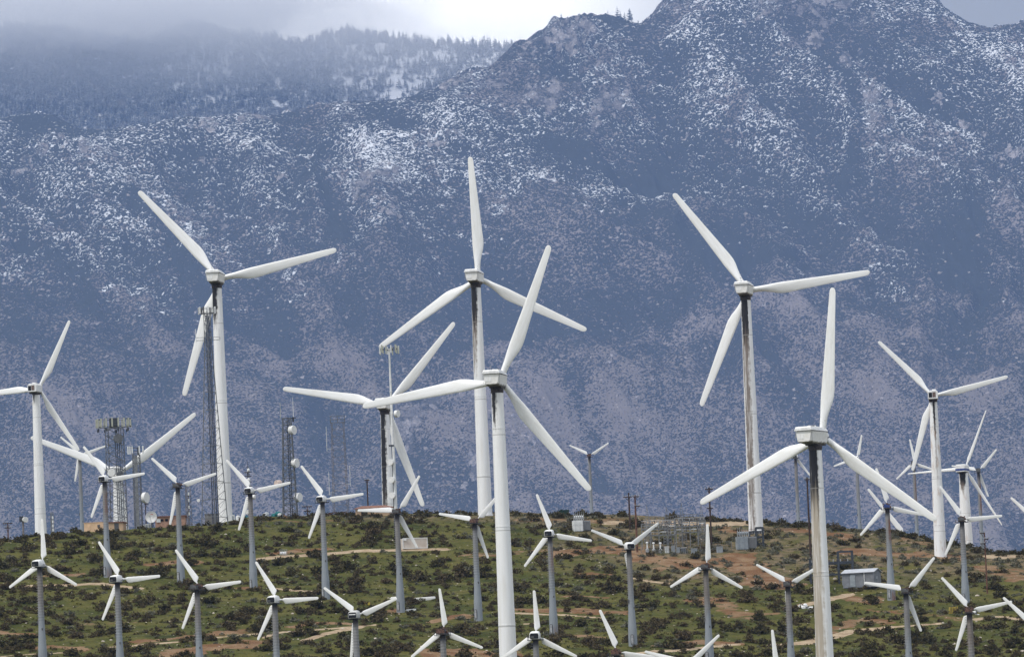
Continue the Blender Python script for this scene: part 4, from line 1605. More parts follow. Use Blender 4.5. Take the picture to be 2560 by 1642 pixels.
def lattice(root, H, w0, w1, sides, bays, lw, bw, m, rot=0.0, xbr=True):
    """legs, and one mesh of bracing, of a tapering mast standing on the origin"""
    def corner(k, z):
        f = z / H
        w_ = (w0 + (w1 - w0) * f) / 2
        rr = w_ / math.sin(math.pi / sides) / 1.0 * (1.0 if sides == 3 else 1.0)
        a = rot + 2 * math.pi * k / sides
        rad = w_ * (1.1547 if sides == 3 else 1.4142)
        return Vector((rad * math.cos(a), rad * math.sin(a), z))
    for k in range(sides):
        b = MB()
        b.tube(corner(k, 0), corner(k, H), lw, lw * .8, 6)
        b.build('leg', m, root)
    b = MB()
    zs = [H * i / bays for i in range(bays + 1)]
    for i in range(bays):
        z0, z1 = zs[i], zs[i + 1]
        for k in range(sides):
            k2 = (k + 1) % sides
            b.beam(corner(k, z0), corner(k2, z1) if (i % 2 or xbr) else corner(k2, z1), bw)
            if xbr:
                b.beam(corner(k2, z0), corner(k, z1), bw)
            elif not i % 2:
                pass
            b.beam(corner(k, z1), corner(k2, z1), bw)
    b.build('bracing', m, root)
    return corner


def mppx(Y):
    return Y / F


# tall three legged mast in front of the left big turbine
def tall_mast():
    Y = 1112.0
    base = onhill(537, 1314, Y)
    s = mppx(Y)
    H = (1314 - 776) * s
    r = empty('lattice_mast', base, 0, 'tall three legged lattice mast with dark cable runs, close before the tall white turbine', 'radio mast', 'lattice radio masts')
    b = MB()
    wb, wt_ = 66 * s, 17 * s
    corners = []
    for k, (x, y) in enumerate(((-.5, .1), (.5, .1), (.06, -.75))):
        f = lambda z, x=x, y=y: Vector(((wb + (wt_ - wb) * min(1, z / (.86 * H))) * x, (wb + (wt_ - wb) * min(1, z / (.86 * H))) * y, z))
        corners.append(f)
        l = MB()
        l.tube(f(0), f(.86 * H), .11, .09, 6)
        l.tube(f(.86 * H), f(H), .09, .07, 6)
        l.build('leg', M_latp if k != 2 else M_lat, r)
    br = MB()
    n = 24
    for i in range(n):
        z0, z1 = H * i / n, H * (i + 1) / n
        for k in range(3):
            a, c = corners[k], corners[(k + 1) % 3]
            mid = (a(z0) + c(z0)) / 2
            br.beam(mid, a(z1), .055)
            br.beam(mid, c(z1), .055)
            if i % 2 == 0:
                br.beam(a(z1), c(z1), .05)
    br.build('bracing', M_latp, r)
    cb = MB()
    for x in (-.55, -.18, .25, .6):
        cb.tube((x + .25, -.55, .5), (x * .55 + .05, -.2, H * .985), .12, .08, 6)
    cb.build('cable_run', M_cable, r)
    tp = MB()
    zt = H
    for k in range(12):
        a0, a1 = k * math.pi / 6, (k + 1) * math.pi / 6
        R1 = 1.6
        for z in (zt - .25, zt + .75):
            tp.beam((R1 * math.cos(a0), R1 * math.sin(a0), z), (R1 * math.cos(a1), R1 * math.sin(a1), z), .06)
        tp.beam((0, 0, zt - .3), (R1 * math.cos(a0), R1 * math.sin(a0), zt - .25), .05)
        tp.beam((R1 * math.cos(a0), R1 * math.sin(a0), zt - .25), (R1 * math.cos(a0), R1 * math.sin(a0), zt + .75), .05)
    tp.build('head_frame', M_lat, r)
    for k in (0, 1, 2, 4, 5, 7, 8, 9, 11):
        a = k * math.pi / 6 + .2
        p = MB()
        p.box((1.72 * math.cos(a), 1.72 * math.sin(a), zt + .30), (.26, .22, 1.35))
        p.build('panel_antenna', M_antw if k % 2 else M_greybox, r)
    za = H - 71 * s
    ca = MB()
    ca.box((.05, -.2, za), (60 * s, .10, .10))
    ca.box((.05, -.2, za + .55), (60 * s, .08, .08))
    for x in (-30 * s, -10 * s, 10 * s, 30 * s):
        ca.beam((x + .05, -.2, za), (x + .05, -.2, za + .55), .06)
    ca.build('cross_arm', M_latp, r)
    for x in (-29.5 * s, 29 * s):
        p = MB()
        p.tube((x, -.35, za - .4), (x, -.35, za + 2.3), .09, .07, 6)
        p.build('whip_antenna', M_antw, r)
    part_dish(r, (-38 * s, -.5, 66 * s), (-.2, -1, 0), .32, .3, M_dish, arm=(-31 * s, .3, 66 * s))


tall_mast()


def panel_tower():
    Y = 1128.0
    base = onhill(295, 1328, Y)
    s = mppx(Y)
    H = (1328 - 1064) * s
    r = empty('lattice_tower', base, 0, 'square lattice tower crowned by a wide ring of cream panel antennas', 'radio tower', 'lattice radio masts')
    cn_ = lattice(r, H, 42 * s, 39 * s, 4, 13, .10, .055, M_lat, R_(38))
    cb = MB()
    for x in (.2, .55, .95):
        cb.tube((x, -.9, 0), (x, -.9, H), .09, n=6)
    cb.build('cable_run', M_cable, r)
    hd = MB()
    R1 = 43 * s
    zt = H + .9
    for k in range(18):
        a0, a1 = k * math.pi / 9, (k + 1) * math.pi / 9
        for z in (zt - .6, zt + .9):
            hd.beam((R1 * math.cos(a0), R1 * math.sin(a0) * .8, z), (R1 * math.cos(a1), R1 * math.sin(a1) * .8, z), .06)
        if k % 3 == 0:
            hd.beam((0, 0, H), (R1 * math.cos(a0), R1 * math.sin(a0) * .8, zt - .6), .07)
    hd.box((0, 0, H + 1.1), (22 * s, 2.0, 1.7))
    hd.build('head_frame', M_dsteel, r)
    for k in range(18):
        a = k * math.pi / 9 + .12
        if k in (0, 17):
            continue
        p = MB()
        p.box((1.04 * R1 * math.cos(a), 1.04 * R1 * math.sin(a) * .8, zt + .10), (.30, .26, 1.75))
        p.build('panel_antenna', M_ant, r)
        if k % 2 == 0:
            p = MB()
            p.box((R1 * math.cos(a), R1 * math.sin(a) * .8, zt - 1.3), (.3, .3, .6))
            p.build('radio_unit', M_dsteel, r)
    part_dish(r, (10 * s, -1.9, H - 28 * s), (.35, -1, 0), 11.5 * s, .5, M_dishg)
    part_dish(r, (12 * s, -1.9, H - 118 * s), (.45, -1, 0), 9 * s, .5, M_dishg)
    part_dish(r, (-9 * s, -2.0, H - 113 * s), (-.2, -1, 0), 10 * s, .5, M_dish)


panel_tower()


def side_tower():
    Y = 1120.0
    base = onhill(347, 1318, Y)
    s = mppx(Y)
    H = (1318 - 1126) * s
    r = empty('lattice_tower', base, 0, 'narrow lattice tower with a grey cable core and two clusters of short panels on top', 'radio tower', 'lattice radio masts')
    lattice(r, H, 18 * s, 17 * s, 4, 16, .08, .045, M_lat, R_(40))
    cb = MB()
    cb.box((-.1, -.75, H / 2 - .2), (8 * s, .18, H * .96))
    cb.build('cable_run', M_latp, r)
    hd = MB()
    hd.box((0, 0, H + .4), (40 * s, .10, .10))
    hd.box((0, 0, H + 1.1), (40 * s, .10, .10))
    hd.box((.4, 0, H + .4), (.3, .3, 1.6))
    hd.build('head_frame', M_dsteel, r)
    for x in (-20, -15, -9.5, 8.5, 17.5):
        p = MB()
        p.box((x * s, -.2, H + .65), (.26, .25, 1.55))
        p.build('panel_antenna', M_antw, r)
    p = MB()
    p.tube((.1, 0, H + 1), (0, 0, H + 85 * s), .03, .02, 5)
    p.build('whip_antenna', M_steel, r)
    part_dish(r, (19 * s, -.3, H - 112 * s), (1.0, -.55, 0), 13.5 * s, .7, M_dish)


side_tower()


def dish_tower():
    Y = 1132.0
    base = onhill(726, 1288, Y)
    s = mppx(Y)
    H = (1288 - 1038) * s
    r = empty('lattice_tower', base, 0, 'dark tapering lattice tower with three white drum dishes on its right side', 'radio tower', 'lattice radio masts')
    lattice(r, H, 35 * s, 20 * s, 4, 15, .12, .075, M_lat, R_(42))
    cb = MB()
    for x in (.1, .45):
        cb.tube((x, -.9, 0), (x, -.5, H), .12, n=6)
    cb.build('cable_run', M_cable, r)
    hd = MB()
    hd.box((.5, 0, H), (34 * s, .5, .18))
    hd.box((16 * s, 0, H - .3), (.35, .35, 1.0))
    hd.build('head_frame', M_dsteel, r)
    for x, z0, z1 in ((-15, 0, 40), (17, 0, 52)):
        p = MB()
        p.tube((x * s, 0, H + z0 * s), (x * s, 0, H + z1 * s), .07, .04, 6)
        p.build('whip_antenna', M_ant if x < 0 else M_antw, r)
    for z in (31, 114, 200):
        part_dish(r, ((13 + (z - 31) * .048) * s, -.5, H - z * s), (1.0, -.65, 0), 11.5 * s, .9, M_dish)
    part_dish(r, (-27 * s, -.3, H - 164 * s), (-1.0, -.8, 0), 9.5 * s, 1.0, M_dishp)
    p = MB()
    p.tube((-13 * s, -.6, H - 75 * s), (-13 * s, -.6, H - 45 * s), .09, .07, 6)
    p.build('whip_antenna', M_steel, r)


dish_tower()


def faint_tower():
    Y = 1165.0
    base = onhill(853, 1290, Y)
    s = mppx(Y)
    base.z = float(at(853, 1296, Y).z)
    H = (1296 - 1055) * s
    r = empty('lattice_tower', base, 0, 'pale thin square lattice tower with a railed cage on top and whips beside it', 'radio tower', 'lattice radio masts')
    lattice(r, H, 36 * s, 30 * s, 4, 14, .05, .03, M_latr, R_(40))
    hd = MB()
    for z in (H, H + 8 * s, H + 16 * s):
        for x in (-18 * s, 18 * s):
            hd.beam((x, -1.2, z), (x, 1.2, z), .05)
        for y in (-1.2, 1.2):
            hd.beam((-18 * s, y, z), (18 * s, y, z), .05)
    for x in (-18 * s, 0, 18 * s):
        for y in (-1.2, 1.2):
            hd.beam((x, y, H), (x, y, H + 16 * s), .05)
    hd.build('head_frame', M_lat, r)
    for x, z0, z1 in ((-29, 170, 232), (-27, 60, 118), (26, 80, 132)):
        p = MB()
        p.tube((x * s, 0, z0 * s), (x * s, 0, z1 * s), .06, .05, 6)
        p.beam((x * s, 0, z0 * s + .5), (x * s * .58, 0, z0 * s + .5), .05)
        p.build('whip_antenna', M_antw, r)


faint_tower()


def monopole():
    Y = 1085.0
    base = onhill(989, 1385, Y)
    s = mppx(Y)
    top = at(974.5, 884, Y)
    base = Vector((float(at(990, 1300, Y).x), Y, float(terrain(at(990, 1300, Y).x, Y)) - .2))
    H = top.z - base.z
    r = empty('antenna_monopole', base, 0, 'slim white antenna pole with a crown of small panels and round radomes on its side', 'antenna pole')
    b = MB()
    b.tube((0, 0, 0), (0, 0, H * .62), .42, .30, 14)
    b.tube((0, 0, H * .62), (0, 0, H + 1.0), .24, .16, 12)
    for f in (.3, .62, .8):
        b.tube((0, 0, H * f - .05), (0, 0, H * f + .05), .46 - .2 * f, n=14)
    b.build('pole', M_white, r)
    c = MB()
    c.tube((-.33, -.25, 0), (-.22, -.2, H * .52), .10, .08, 6)
    c.build('cable_run', M_dark, r)
    hd = MB()
    R1 = 24 * s
    for k in range(6):
        a0, a1 = k * math.pi / 3, (k + 1) * math.pi / 3
        hd.beam((R1 * math.cos(a0), R1 * math.sin(a0), H + .9), (R1 * math.cos(a1), R1 * math.sin(a1), H + .9), .07)
        hd.beam((0, 0, H + .6), (R1 * math.cos(a0), R1 * math.sin(a0), H + .9), .07)
    hd.build('head_frame', M_dsteel, r)
    for k in range(12):
        a = k * math.pi / 6 + .2
        p = MB()
        p.box((R1 * math.cos(a), R1 * math.sin(a), H + .75 + .15 * math.sin(k * 2.1)), (.24, .2, 1.5))
        p.build('panel_antenna', M_ant if k % 3 else M_antw, r)
    part_dish(r, (13 * s, -.4, H - 152 * s), (.9, -.6, 0), 9 * s, .6, M_dish, 'dish')
    for z, x in ((273, -7.5), (317, -6), (356, -6)):
        part_dish(r, (x * s, -.7, H - z * s), (-.35, -1, 0), 8 * s, .7, M_dish, 'radome')
    j = MB()
    j.box((-.3, -.2, H - 231 * s), (1.0, .3, .3))
    j.build('junction_box', M_dsteel, r)


monopole()


def array_mast():
    Y = 1128.0
    base = onhill(624, 1296, Y)
    s = mppx(Y)
    H = (1296 - 1153) * s
    r = empty('antenna_mast', base, 0, 'thin dark antenna mast with stacked ring arrays rising behind a cowled turbine', 'radio mast')
    lattice(r, H * .9, 7 * s, 5 * s, 3, 18, .06, .04, M_lat, 0)
    b = MB()
    b.tube((0, 0, H * .9), (0, 0, H), .05, .03, 6)
    for z in (.55, .62, .73, .8):
        for k in range(8):
            a = k * math.pi / 4
            b.beam((0, 0, H * z), (9 * s * math.cos(a), 9 * s * math.sin(a), H * z), .05)
            b.beam((9 * s * math.cos(a), 9 * s * math.sin(a), H * z), (9 * s * math.cos(a + .785), 9 * s * math.sin(a + .785), H * z), .06)
    b.tube((0, 0, H * .5), (0, 0, H * .85), .07, n=6)
    b.build('ring_array', M_dsteel, r)
    for z, rr in ((.83, .3), (.66, .35), (.58, .3)):
        p = MB()
        p.ball((.15, -.3, H * z), rr, 10, 6, 1.4)
        p.build('radome', M_antw, r, True)
    part_dish(r, (13 * s, -.3, H * .36), (1, -.4, 0), 5.5 * s, .5, M_dish)
    part_dish(r, (-4 * s, -.4, H * .10), (-.4, -1, 0), 5.5 * s, .6, M_dish)


array_mast()


def thin_mast(px, v0, v1, Y, w, label, m, box=None):
    base = onhill(px, v0, Y)
    base.z = min(base.z, float(at(px, v0, Y).z))
    s = mppx(Y)
    H = float(at(px, v1, Y).z) - base.z
    r = empty('antenna_mast', base, 0, label, 'radio mast')
    lattice(r, H, w * s, w * s * .8, 3, max(8, int(H / 1.1)), .055, .035, m, .3)
    b = MB()
    for k in range(4):
        z = H * (.35 + .15 * k)
        b.box((.2, -.3, z), (.3, .3, .6))
    b.build('antenna', M_antw, r)
    t = MB()
    t.tube((.1, 0, 0), (.1, 0, H * .8), .13, .12, 6)
    t.build('feed_pipe', M_latr, r)
    return r


thin_mast(472, 1318, 1212, 1150, 16, 'short brownish lattice mast between the brick hut and the tall three legged mast', M_latr)
thin_mast(131, 1338, 1280, 1170, 9, 'small thin mast just right of the far left white tower', M_latp)

# post with a side dish at the far left
Y = 1150.0
b0 = onhill(59, 1350, Y)
r = empty('dish_post', b0, 0, 'thick grey post with a dish on top at the far left of the hill', 'dish post')
p = MB()
p.tube((0, 0, -1), (0, 0, 62 * mppx(Y)), .22, .20, 10)
p.build('post', M_latr, r)
part_dish(r, (6 * mppx(Y), -.3, 55 * mppx(Y)), (.5, -1, 0), 7 * mppx(Y), .5, M_dish)
p = MB()
p.box((-.3, 0, 57 * mppx(Y)), (.8, .7, 1.1))
p.build('radio_unit', M_dsteel, r)


# timber poles ---------------------------------------------------------
def pole(px, v_top, v_base, Y, label, arms, m=None, r0=.21, tilt=0.0, name='utility_pole', group='wooden utility poles'):
    base = onhill(px, v_base, Y)
    s = mppx(Y)
    H = float(at(px, v_top, Y).z) - base.z
    r = empty(name, base, R_(tilt), label, 'utility pole', group)
    b = MB()
    b.tube((0, 0, -.4), (0, 0, H), r0, r0 * .72, 10)
    b.build('pole', m or M_wood, r)
    for z, w_, off in arms:
        c = MB()
        c.box((off * s, -.2, H - z * s), (w_ * s, .12, .16))
        c.beam((off * s - w_ * s * .3, -.2, H - z * s), (0, -.16, H - z * s - .9), .05)
        c.beam((off * s + w_ * s * .3, -.2, H - z * s), (0, -.16, H - z * s - .9), .05)
        co = c.build('cross_arm', M_wood, r)
        for k in (-.46, -.2, .2, .46):
            i = MB()
            i.lathe([(.03, 0), (.08, .08), (.05, .14), (.08, .2), (.04, .28)], 8, (off * s + w_ * s * k, -.2, H - z * s + .08))
            i.build('insulator', M_ins, co)
    return r, H


pole(1576, 1231, 1334, 1103, 'dark wooden pole, left one of the braced pair before the switchyard', [(11, 22, -3)], M_wood)
r2, H2 = pole(1594, 1236, 1396, 1070, 'reddish wooden pole, right one of the braced pair before the switchyard', [(5, 16, 2), (29, 12, 5)], M_woodr)
pole(1780, 1217, 1386, 1076, 'tall dark wooden pole at the right end of the switchyard', [(5, 20, 0), (53, 16, 0), (30, 8, 2)], M_wood, .2)
pole(1676, 1304, 1374, 1086, 'dark pole in the middle of the switchyard steelwork', [(3, 6, 0)], M_wood, .14)
pole(2027, 1192, 1400, 1062, 'dark wooden pole close behind the broad streaked tower', [(6, 14, 0)], M_wood)
pole(2469, 1330, 1496, 1012, 'thin brown pole with side brackets on the slope at the right', [(2, 12, -6), (17, 10, 4), (28, 12, -6)], M_woodr, .15)
pole(921, 1198, 1290, 1140, 'lone dark pole with a short top arm left of the slim antenna pole', [(2, 13, 0)], M_wood, .17)
pole(769, 1264, 1296, 1138, 'low brown pole with two long cross arms beside the dish tower', [(2, 26, 0), (13, 18, 0)], M_woodr, .12)
pole(21, 1306, 1356, 1150, 'brown pole with two cross arms at the far left edge', [(2, 24, 0), (13, 16, 0)], M_woodr, .15)


# huts -----------------------------------------------------------------
def hut(px, py, Y, wpx, hpx, dep, label, m, roof=None, rz=0.0, name='hut', cat='hut', parts=()):
    base = onhill(px, py, Y)
    s = mppx(Y)
    r = empty(name, base - Vector((0, 0, .3)), rz, label, cat)
    W, Hh = wpx * s, hpx * s + .3
    b = MB()
    b.box((0, 0, Hh / 2), (W, dep, Hh))
    wl = b.build('wall', m, r)
    if roof:
        b = MB()
        b.box((0, 0, Hh + .10), (W + .5, dep + .5, .2))
        b.build('roof', roof, r)
    return r, W, Hh


r, W_, H_ = hut(247, 1338, 1128, 56, 29, 4.5, 'plain tan box hut on the crest left of the antenna towers', M_tan, None, R_(-16))
b = MB()
b.box((-W_ * .3, -2.27, 1.1), (.9, .06, 1.9))
b.build('door', M_tan, r)
b = MB()
b.box((0, 0, H_ + .05), (W_ + .12, 4.62, .1))
b.build('roof', M_tan, r)
b = MB()
b.box((W_ * .2, -2.3, 1.9), (.5, .12, .5))
b.build('vent', M_greybox, r)
r, W_, H_ = hut(294, 1336, 1126, 36, 24, 4.0, 'low tan shelter at the foot of the panel ringed tower', M_tan, M_roof, R_(-6))
b = MB()
b.box((.2, -2.03, 1.1), (.9, .06, 2.0))
b.build('door', M_greybox, r)
r, W_, H_ = hut(428, 1324, 1132, 74, 26, 5, 'pink brick hut with a flat overhanging roof on the crest', M_brick, M_roof)
for x in (-1.6, -.7, .2):
    b = MB()
    b.box((x, -2.53, 1.75), (.55, .08, .45))
    b.build('window', M_dark, r)
b = MB()
b.box((-2.3, -2.56, 1.7), (.8, .12, .7))
b.build('air_conditioner', M_white, r)
r, W_, H_ = hut(545, 1317, 1136, 62, 23, 3, 'long dark grey block enclosure behind the tall mast', M_conc, None)
b = MB()
b.box((0, -.0, H_ + .06), (W_ + .15, 3.2, .12))
b.build('coping', M_lat, r)
r, W_, H_ = hut(580, 1314, 1130, 15, 14, 1.2, 'white equipment cabinet right of the grey block enclosure', M_white, None, 0, 'cabinet', 'cabinet')
b = MB()
b.box((.25, -.63, .8), (.35, .06, .8))
b.build('door', M_trafo, r)
for i, x in enumerate((351, 359, 367, 375)):
    r, W_, H_ = hut(x, 1326, 1126, 7.2, 15, .8, 'pale cabinet in the row of four under the big ground dish', M_white, None, 0, 'cabinet', 'cabinet')
    r['group'] = 'cabinets under the ground dish'
    b = MB()
    b.box((0, -.42, H_ * .55), (.40, .05, H_ * .7))
    b.build('door', M_trafo, r)
# tank
b0 = onhill(596, 1316, 1122)
r = empty('water_tank', b0, 0, 'small white upright tank behind the cowled turbine by the tall mast', 'tank')
b = MB()
b.lathe([(.42, -.2), (.45, 0), (.45, .95), (.35, 1.1), (.1, 1.17)], 18)
b.build('tank_body', M_white, r, True)
b = MB()
b.lathe([(.13, 1.15), (.13, 1.25), (.02, 1.27)], 10)
b.build('cap', M_steel, r)

# big ground dish
b0 = onhill(380, 1322, 1124)
s = mppx(1124)
r = empty('ground_dish', b0, 0, 'big pale satellite dish with a red mark standing in front of the brick hut', 'satellite dish')
bowl(r, (0, -.3, 29 * s), (-.12, -1, .12), 14.5 * s, M_dish)
b = MB()
b.tube((0, .2, -.3), (0, .1, 27 * s), .13, n=8)
b.tube((.6, .6, -.3), (0, 0, 24 * s), .06, n=6)
b.build('stand', M_dsteel, r)
b = MB()
b.box((0.05, -.62, 36 * s), (.5, .03, .1))
b.box((0.30, -.62, 36 * s + .05), (.2, .03, .06))
b.build('red_mark', mat('red_mark', flat((0.45, 0.06, 0.03), .6, .1)), r)
b = MB()
for a in (.5, 2.6, 4.7):
    b.tube((13 * s * math.cos(a), -.65, 29 * s + 13 * s * math.sin(a)), (-.2, -1.9, 29.5 * s), .03, n=5)
b.tube((-.2, -1.95, 29.5 * s), (-.2, -1.7, 29.5 * s), .12, n=8)
b.build('feed_horn', M_steel, r)
# dark post behind it
pole(366, 1257, 1325, 1134, 'thin dark post standing behind the big ground dish', [(2, 10, 2)], M_wood, .12, name='post', group=None)

# red roofed shed and yard clutter on the crest
r, W_, H_ = hut(934, 1292, 1136, 88, 18, 4, 'long low shed with a flat red brown roof on the crest', M_tan, None)
b = MB()
b.loft([[(-W_ / 2 - .4, -2.6, H_), (W_ / 2 + .6, -2.6, H_), (W_ / 2 + .6, -2.6, H_ + .2), (-W_ / 2 - .4, -2.6, H_ + .12)], [(-W_ / 2 + 1.2, 2.2, H_ + .7), (W_ / 2 - 1.2, 2.2, H_ + .7), (W_ / 2 - 1.2, 2.2, H_ + .85), (-W_ / 2 + 1.2, 2.2, H_ + .85)]])
b.build('roof', M_roof, r)
b = MB()
b.box((-W_ * .25, -2.04, 1.0), (1.2, .08, 1.2))
b.build('opening', M_dark, r)


def heap(px, py, Y, wpx, hpx, label, m, cat, name, n=16, seed=1, boxes=False):
    base = onhill(px, py, Y)
    s = mppx(Y)
    rr = random.Random(seed)
    b = MB()
    W, Hh = wpx * s, hpx * s
    for k in range(n):
        x = rr.uniform(-W / 2, W / 2)
        z = rr.uniform(-.1, Hh * (1 - abs(x) / W * 1.2))
        y = rr.uniform(-.8, .8)
        if boxes:
            L = rr.uniform(.25, .5) * W * .5
            b.box((x, y, max(.05, z)), (L, rr.uniform(.15, .5), rr.uniform(.08, .25)), Matrix.Rotation(rr.uniform(-.25, .25), 3, 'Y') @ Matrix.Rotation(rr.uniform(-1, 1), 3, 'Z'))
        else:
            q = rr.uniform(.25, .5) * Hh
            V0 = [(x + q * rr.uniform(.8, 1.8) * math.cos(t), y + q * math.sin(t), z + q * rr.uniform(-.1, .1)) for t in np.linspace(0, 6.28, 9)[:-1]]
            V1 = [(x + .6 * (p[0] - x), y + .6 * (p[1] - y), z + q * rr.uniform(.6, 1.0)) for p in V0]
            b.loft([[(p[0], p[1], p[2] - q) for p in V0], V0, V1])
    o = b.build(name, m, None)
    o.location = base
    tag(o, label, cat)
    return o


heap(607, 1294, 1136, 32, 8, 'crumpled teal tarp lying on the crest by the cowled turbine', M_teal, 'tarp', 'tarp', 12, 2)
heap(691, 1291, 1137, 22, 11, 'teal tarp heap left of the dish tower, topped by a white bundle', M_teal, 'tarp', 'tarp', 12, 3)
heap(700, 1284, 1135, 8, 9, 'white bundle on top of the teal tarp heap', M_white, 'bundle', 'bundle', 7, 4)
heap(714, 1293, 1132, 11, 8, 'small orange machine at the foot of the dish tower', M_orange, 'machine', 'machine', 8, 5, True)
heap(846, 1292, 1136, 62, 9, 'low pile of brown boards on the crest left of the red roofed shed', M_lumber, 'board pile', 'board_pile', 26, 6, True)
heap(872, 1291, 1134, 18, 12, 'rusty yellow brown machine frame beside the pile of boards', M_woodr, 'machine', 'machine', 10, 8, True)
heap(666, 1292, 1137, 10, 14, 'pair of white bags standing on the crest between the tarps', M_white, 'bag', 'bag', 5, 7)

# white container
base = onhill(1035, 1375, 1078)
s = mppx(1078)
r = empty('container', base, R_(14), 'pale cream shipping container on the track in mid slope', 'shipping container')
W_, H_ = 62 * s, 26 * s
b = MB()
b.box((0, 0, H_ / 2 - .1), (W_, 2.4, H_))
b.build('body', M_cont, r)
b = MB()
for x in (-W_ / 2, W_ / 2):
    for y in (-1.2, 1.2):
        b.box((x, y, H_ / 2 - .08), (.16, .16, H_ + .06))
for z in (0.0, H_ - .1):
    for y in (-1.2, 1.2):
        b.box((0, y, z), (W_ - .18, .13, .14))
b.build('frame', M_white, r)
b = MB()
b.box((-W_ * .42, -1.3, H_ * .86), (.5, .3, .5))
b.build('air_conditioner', M_white, r)
# small white fitting hut
base = onhill(709, 1400, 1066)
r = empty('valve_station', base, 0, 'small white pipe frame with a tank in the bushes on the upper slope', 'pipe frame')
b = MB()
b.tube((-.6, 0, .35), (.55, 0, .35), .34, n=12)
b.build('tank_body', M_white, r, True)
b = MB()
for x in (-.7, -.2, .3, .7):
    b.beam((x, -.4, -.1), (x, -.4, 1.0), .05)
b.beam((-.7, -.4, 1.0), (.7, -.4, 1.0), .05)
b.build('frame', M_steel, r)
# green dumpster on the crest
base = onhill(1410, 1290, 1134)
s = mppx(1134)
r = empty('skip_container', base, R_(6), 'dark green open skip on the crest left of the distant turbine', 'skip')
b = MB()
b.loft([[(-11 * s, y, -.1), (11 * s, y, -.1), (12.5 * s, y, 11 * s), (-12.5 * s, y, 11 * s)] for y in (-.9, .9)])
b.build('body', M_green, r)
b = MB()
for x in (-9, -4.5, 0, 4.5, 9):
    b.box((x * s, -.94, 5 * s), (.1, .1, 10 * s))
b.box((0, -.95, 11 * s), (25 * s, .12, .12))
b.build('rib', M_green, r)
# downed parts lying in the grass
def lying(px, py, L, rz, label, me=None, k=1.0):
    base = ground(px, py)
    o = link('turbine_blade', ME_small)
    o.location = base + Vector((0, 0, .22))
    o.rotation_euler = (0, R_(90 - 4), R_(rz))
    o.scale = (k, k, L / 7.5)
    tag(o, label, 'turbine blade', 'broken blades lying in the grass')


lying(1027, 1514, 4.4, 4, 'white broken blade lying level in the grass right of a grey tower foot')
lying(974, 1512, 2.2, -20, 'short broken blade piece slanting in the grass left of a grey tower foot')
lying(1012, 1536, 2.0, 3, 'short white blade stub lying at the foot of a grey tower', k=.6)
heap(1018, 1530, float(Yof(1530)), 9, 5, 'small white cowling scrap beside the broken blades', M_white, 'scrap', 'scrap', 5, 12)
heap(2014, 1528, float(Yof(1528)), 30, 13, 'torn white nacelle cowl lying on the slope left of the broad streaked tower', M_cowl, 'scrap cowl', 'scrap_cowl', 6, 14)
heap(2437, 1547, float(Yof(1547)), 19, 8, 'white cowl scrap lying right of the yellow cable drums', M_cowl, 'scrap cowl', 'scrap_cowl', 5, 15)


def cable_drum(px, py, label, ht=17, wd=9):
    Y = float(Yof(py))
    s = mppx(Y)
    base = ground(px, py)
    r = empty('yellow_crate', base, R_(10), label, 'crate', 'yellow crates on the slope')
    b = MB()
    b.box((0, 0, ht * s / 2 - .05), (wd * s, .7, ht * s))
    b.build('body', M_yellow, r)
    b = MB()
    for x in (-.5, 0, .5):
        b.box((x * wd * s * .92, -.38, ht * s / 2 - .05), (.07, .06, ht * s * .98))
    b.build('rib', M_rustm, r)


cable_drum(2379, 1546, 'left of the two yellow crates behind a bare turbine at the lower right')
cable_drum(2391, 1546, 'right of the two yellow crates behind a bare turbine at the lower right')
cable_drum(918, 1521, 'yellow crate in the bushes above the bottom centre left turbine', 8, 16)


# transformers ---------------------------------------------------------
def transformer(px, py, Y, wpx, hpx, label, m, bush=5, right_fins=True):
    base = onhill(px, py, Y)
    s = mppx(Y)
    r = empty('transformer', base, R_(8), label, 'transformer')
    W, Hh = wpx * s, hpx * s
    b = MB()
    b.box((-W * .2, 0, Hh / 2), (W * .55, 2.0, Hh))
    for k in range(4):
        b.box((-W * .2 - W * .275 + (k + .5) * W * .55 / 4, -1.03, Hh / 2), (.09, .1, Hh * .96))
    b.box((-W * .2, 0, Hh * .62), (W * .57, 2.1, .1))
    b.build('tank', m, r)
    b = MB()
    n = 9
    for k in range(n):
        b.box((W * .13 + W * .36 * k / (n - 1), 0, Hh * .5), (.07, 1.6, Hh * .85))
    b.box((W * .31, 0, Hh * .94), (W * .4, 1.2, .14))
    b.build('radiator', M_ins, r)
    b = MB()
    b.tube((-W * .35, .3, Hh + .7), (W * .15, .3, Hh + .7), .28, n=12)
    b.beam((-W * .25, .3, Hh), (-W * .25, .3, Hh + .6), .08)
    b.beam((W * .05, .3, Hh), (W * .05, .3, Hh + .6), .08)
    b.build('conservator', m, r)
    for k in range(bush):
        x = -W * .42 + W * .55 * k / max(1, bush - 1)
        q = MB()
        pr = [(.07, 0)]
        for j in range(5):
            pr += [(.13, .12 + .2 * j), (.07, .2 + .2 * j)]
        pr += [(.03, 1.25), (.03, 1.75)]
        q.lathe(pr, 8, (x, -.5, Hh))
        q.build('bushing', M_ins, r)
    return r


transformer(1454, 1343, 1101, 44, 27, 'big white transformer with tall bushings, alone on the upper slope', M_white, 6)
transformer(1866, 1386, 1074, 50, 32, 'pale blue grey transformer below the oil streaked tower', M_trafo, 6)
for px, lab in ((1541, 'x'),):
    pass


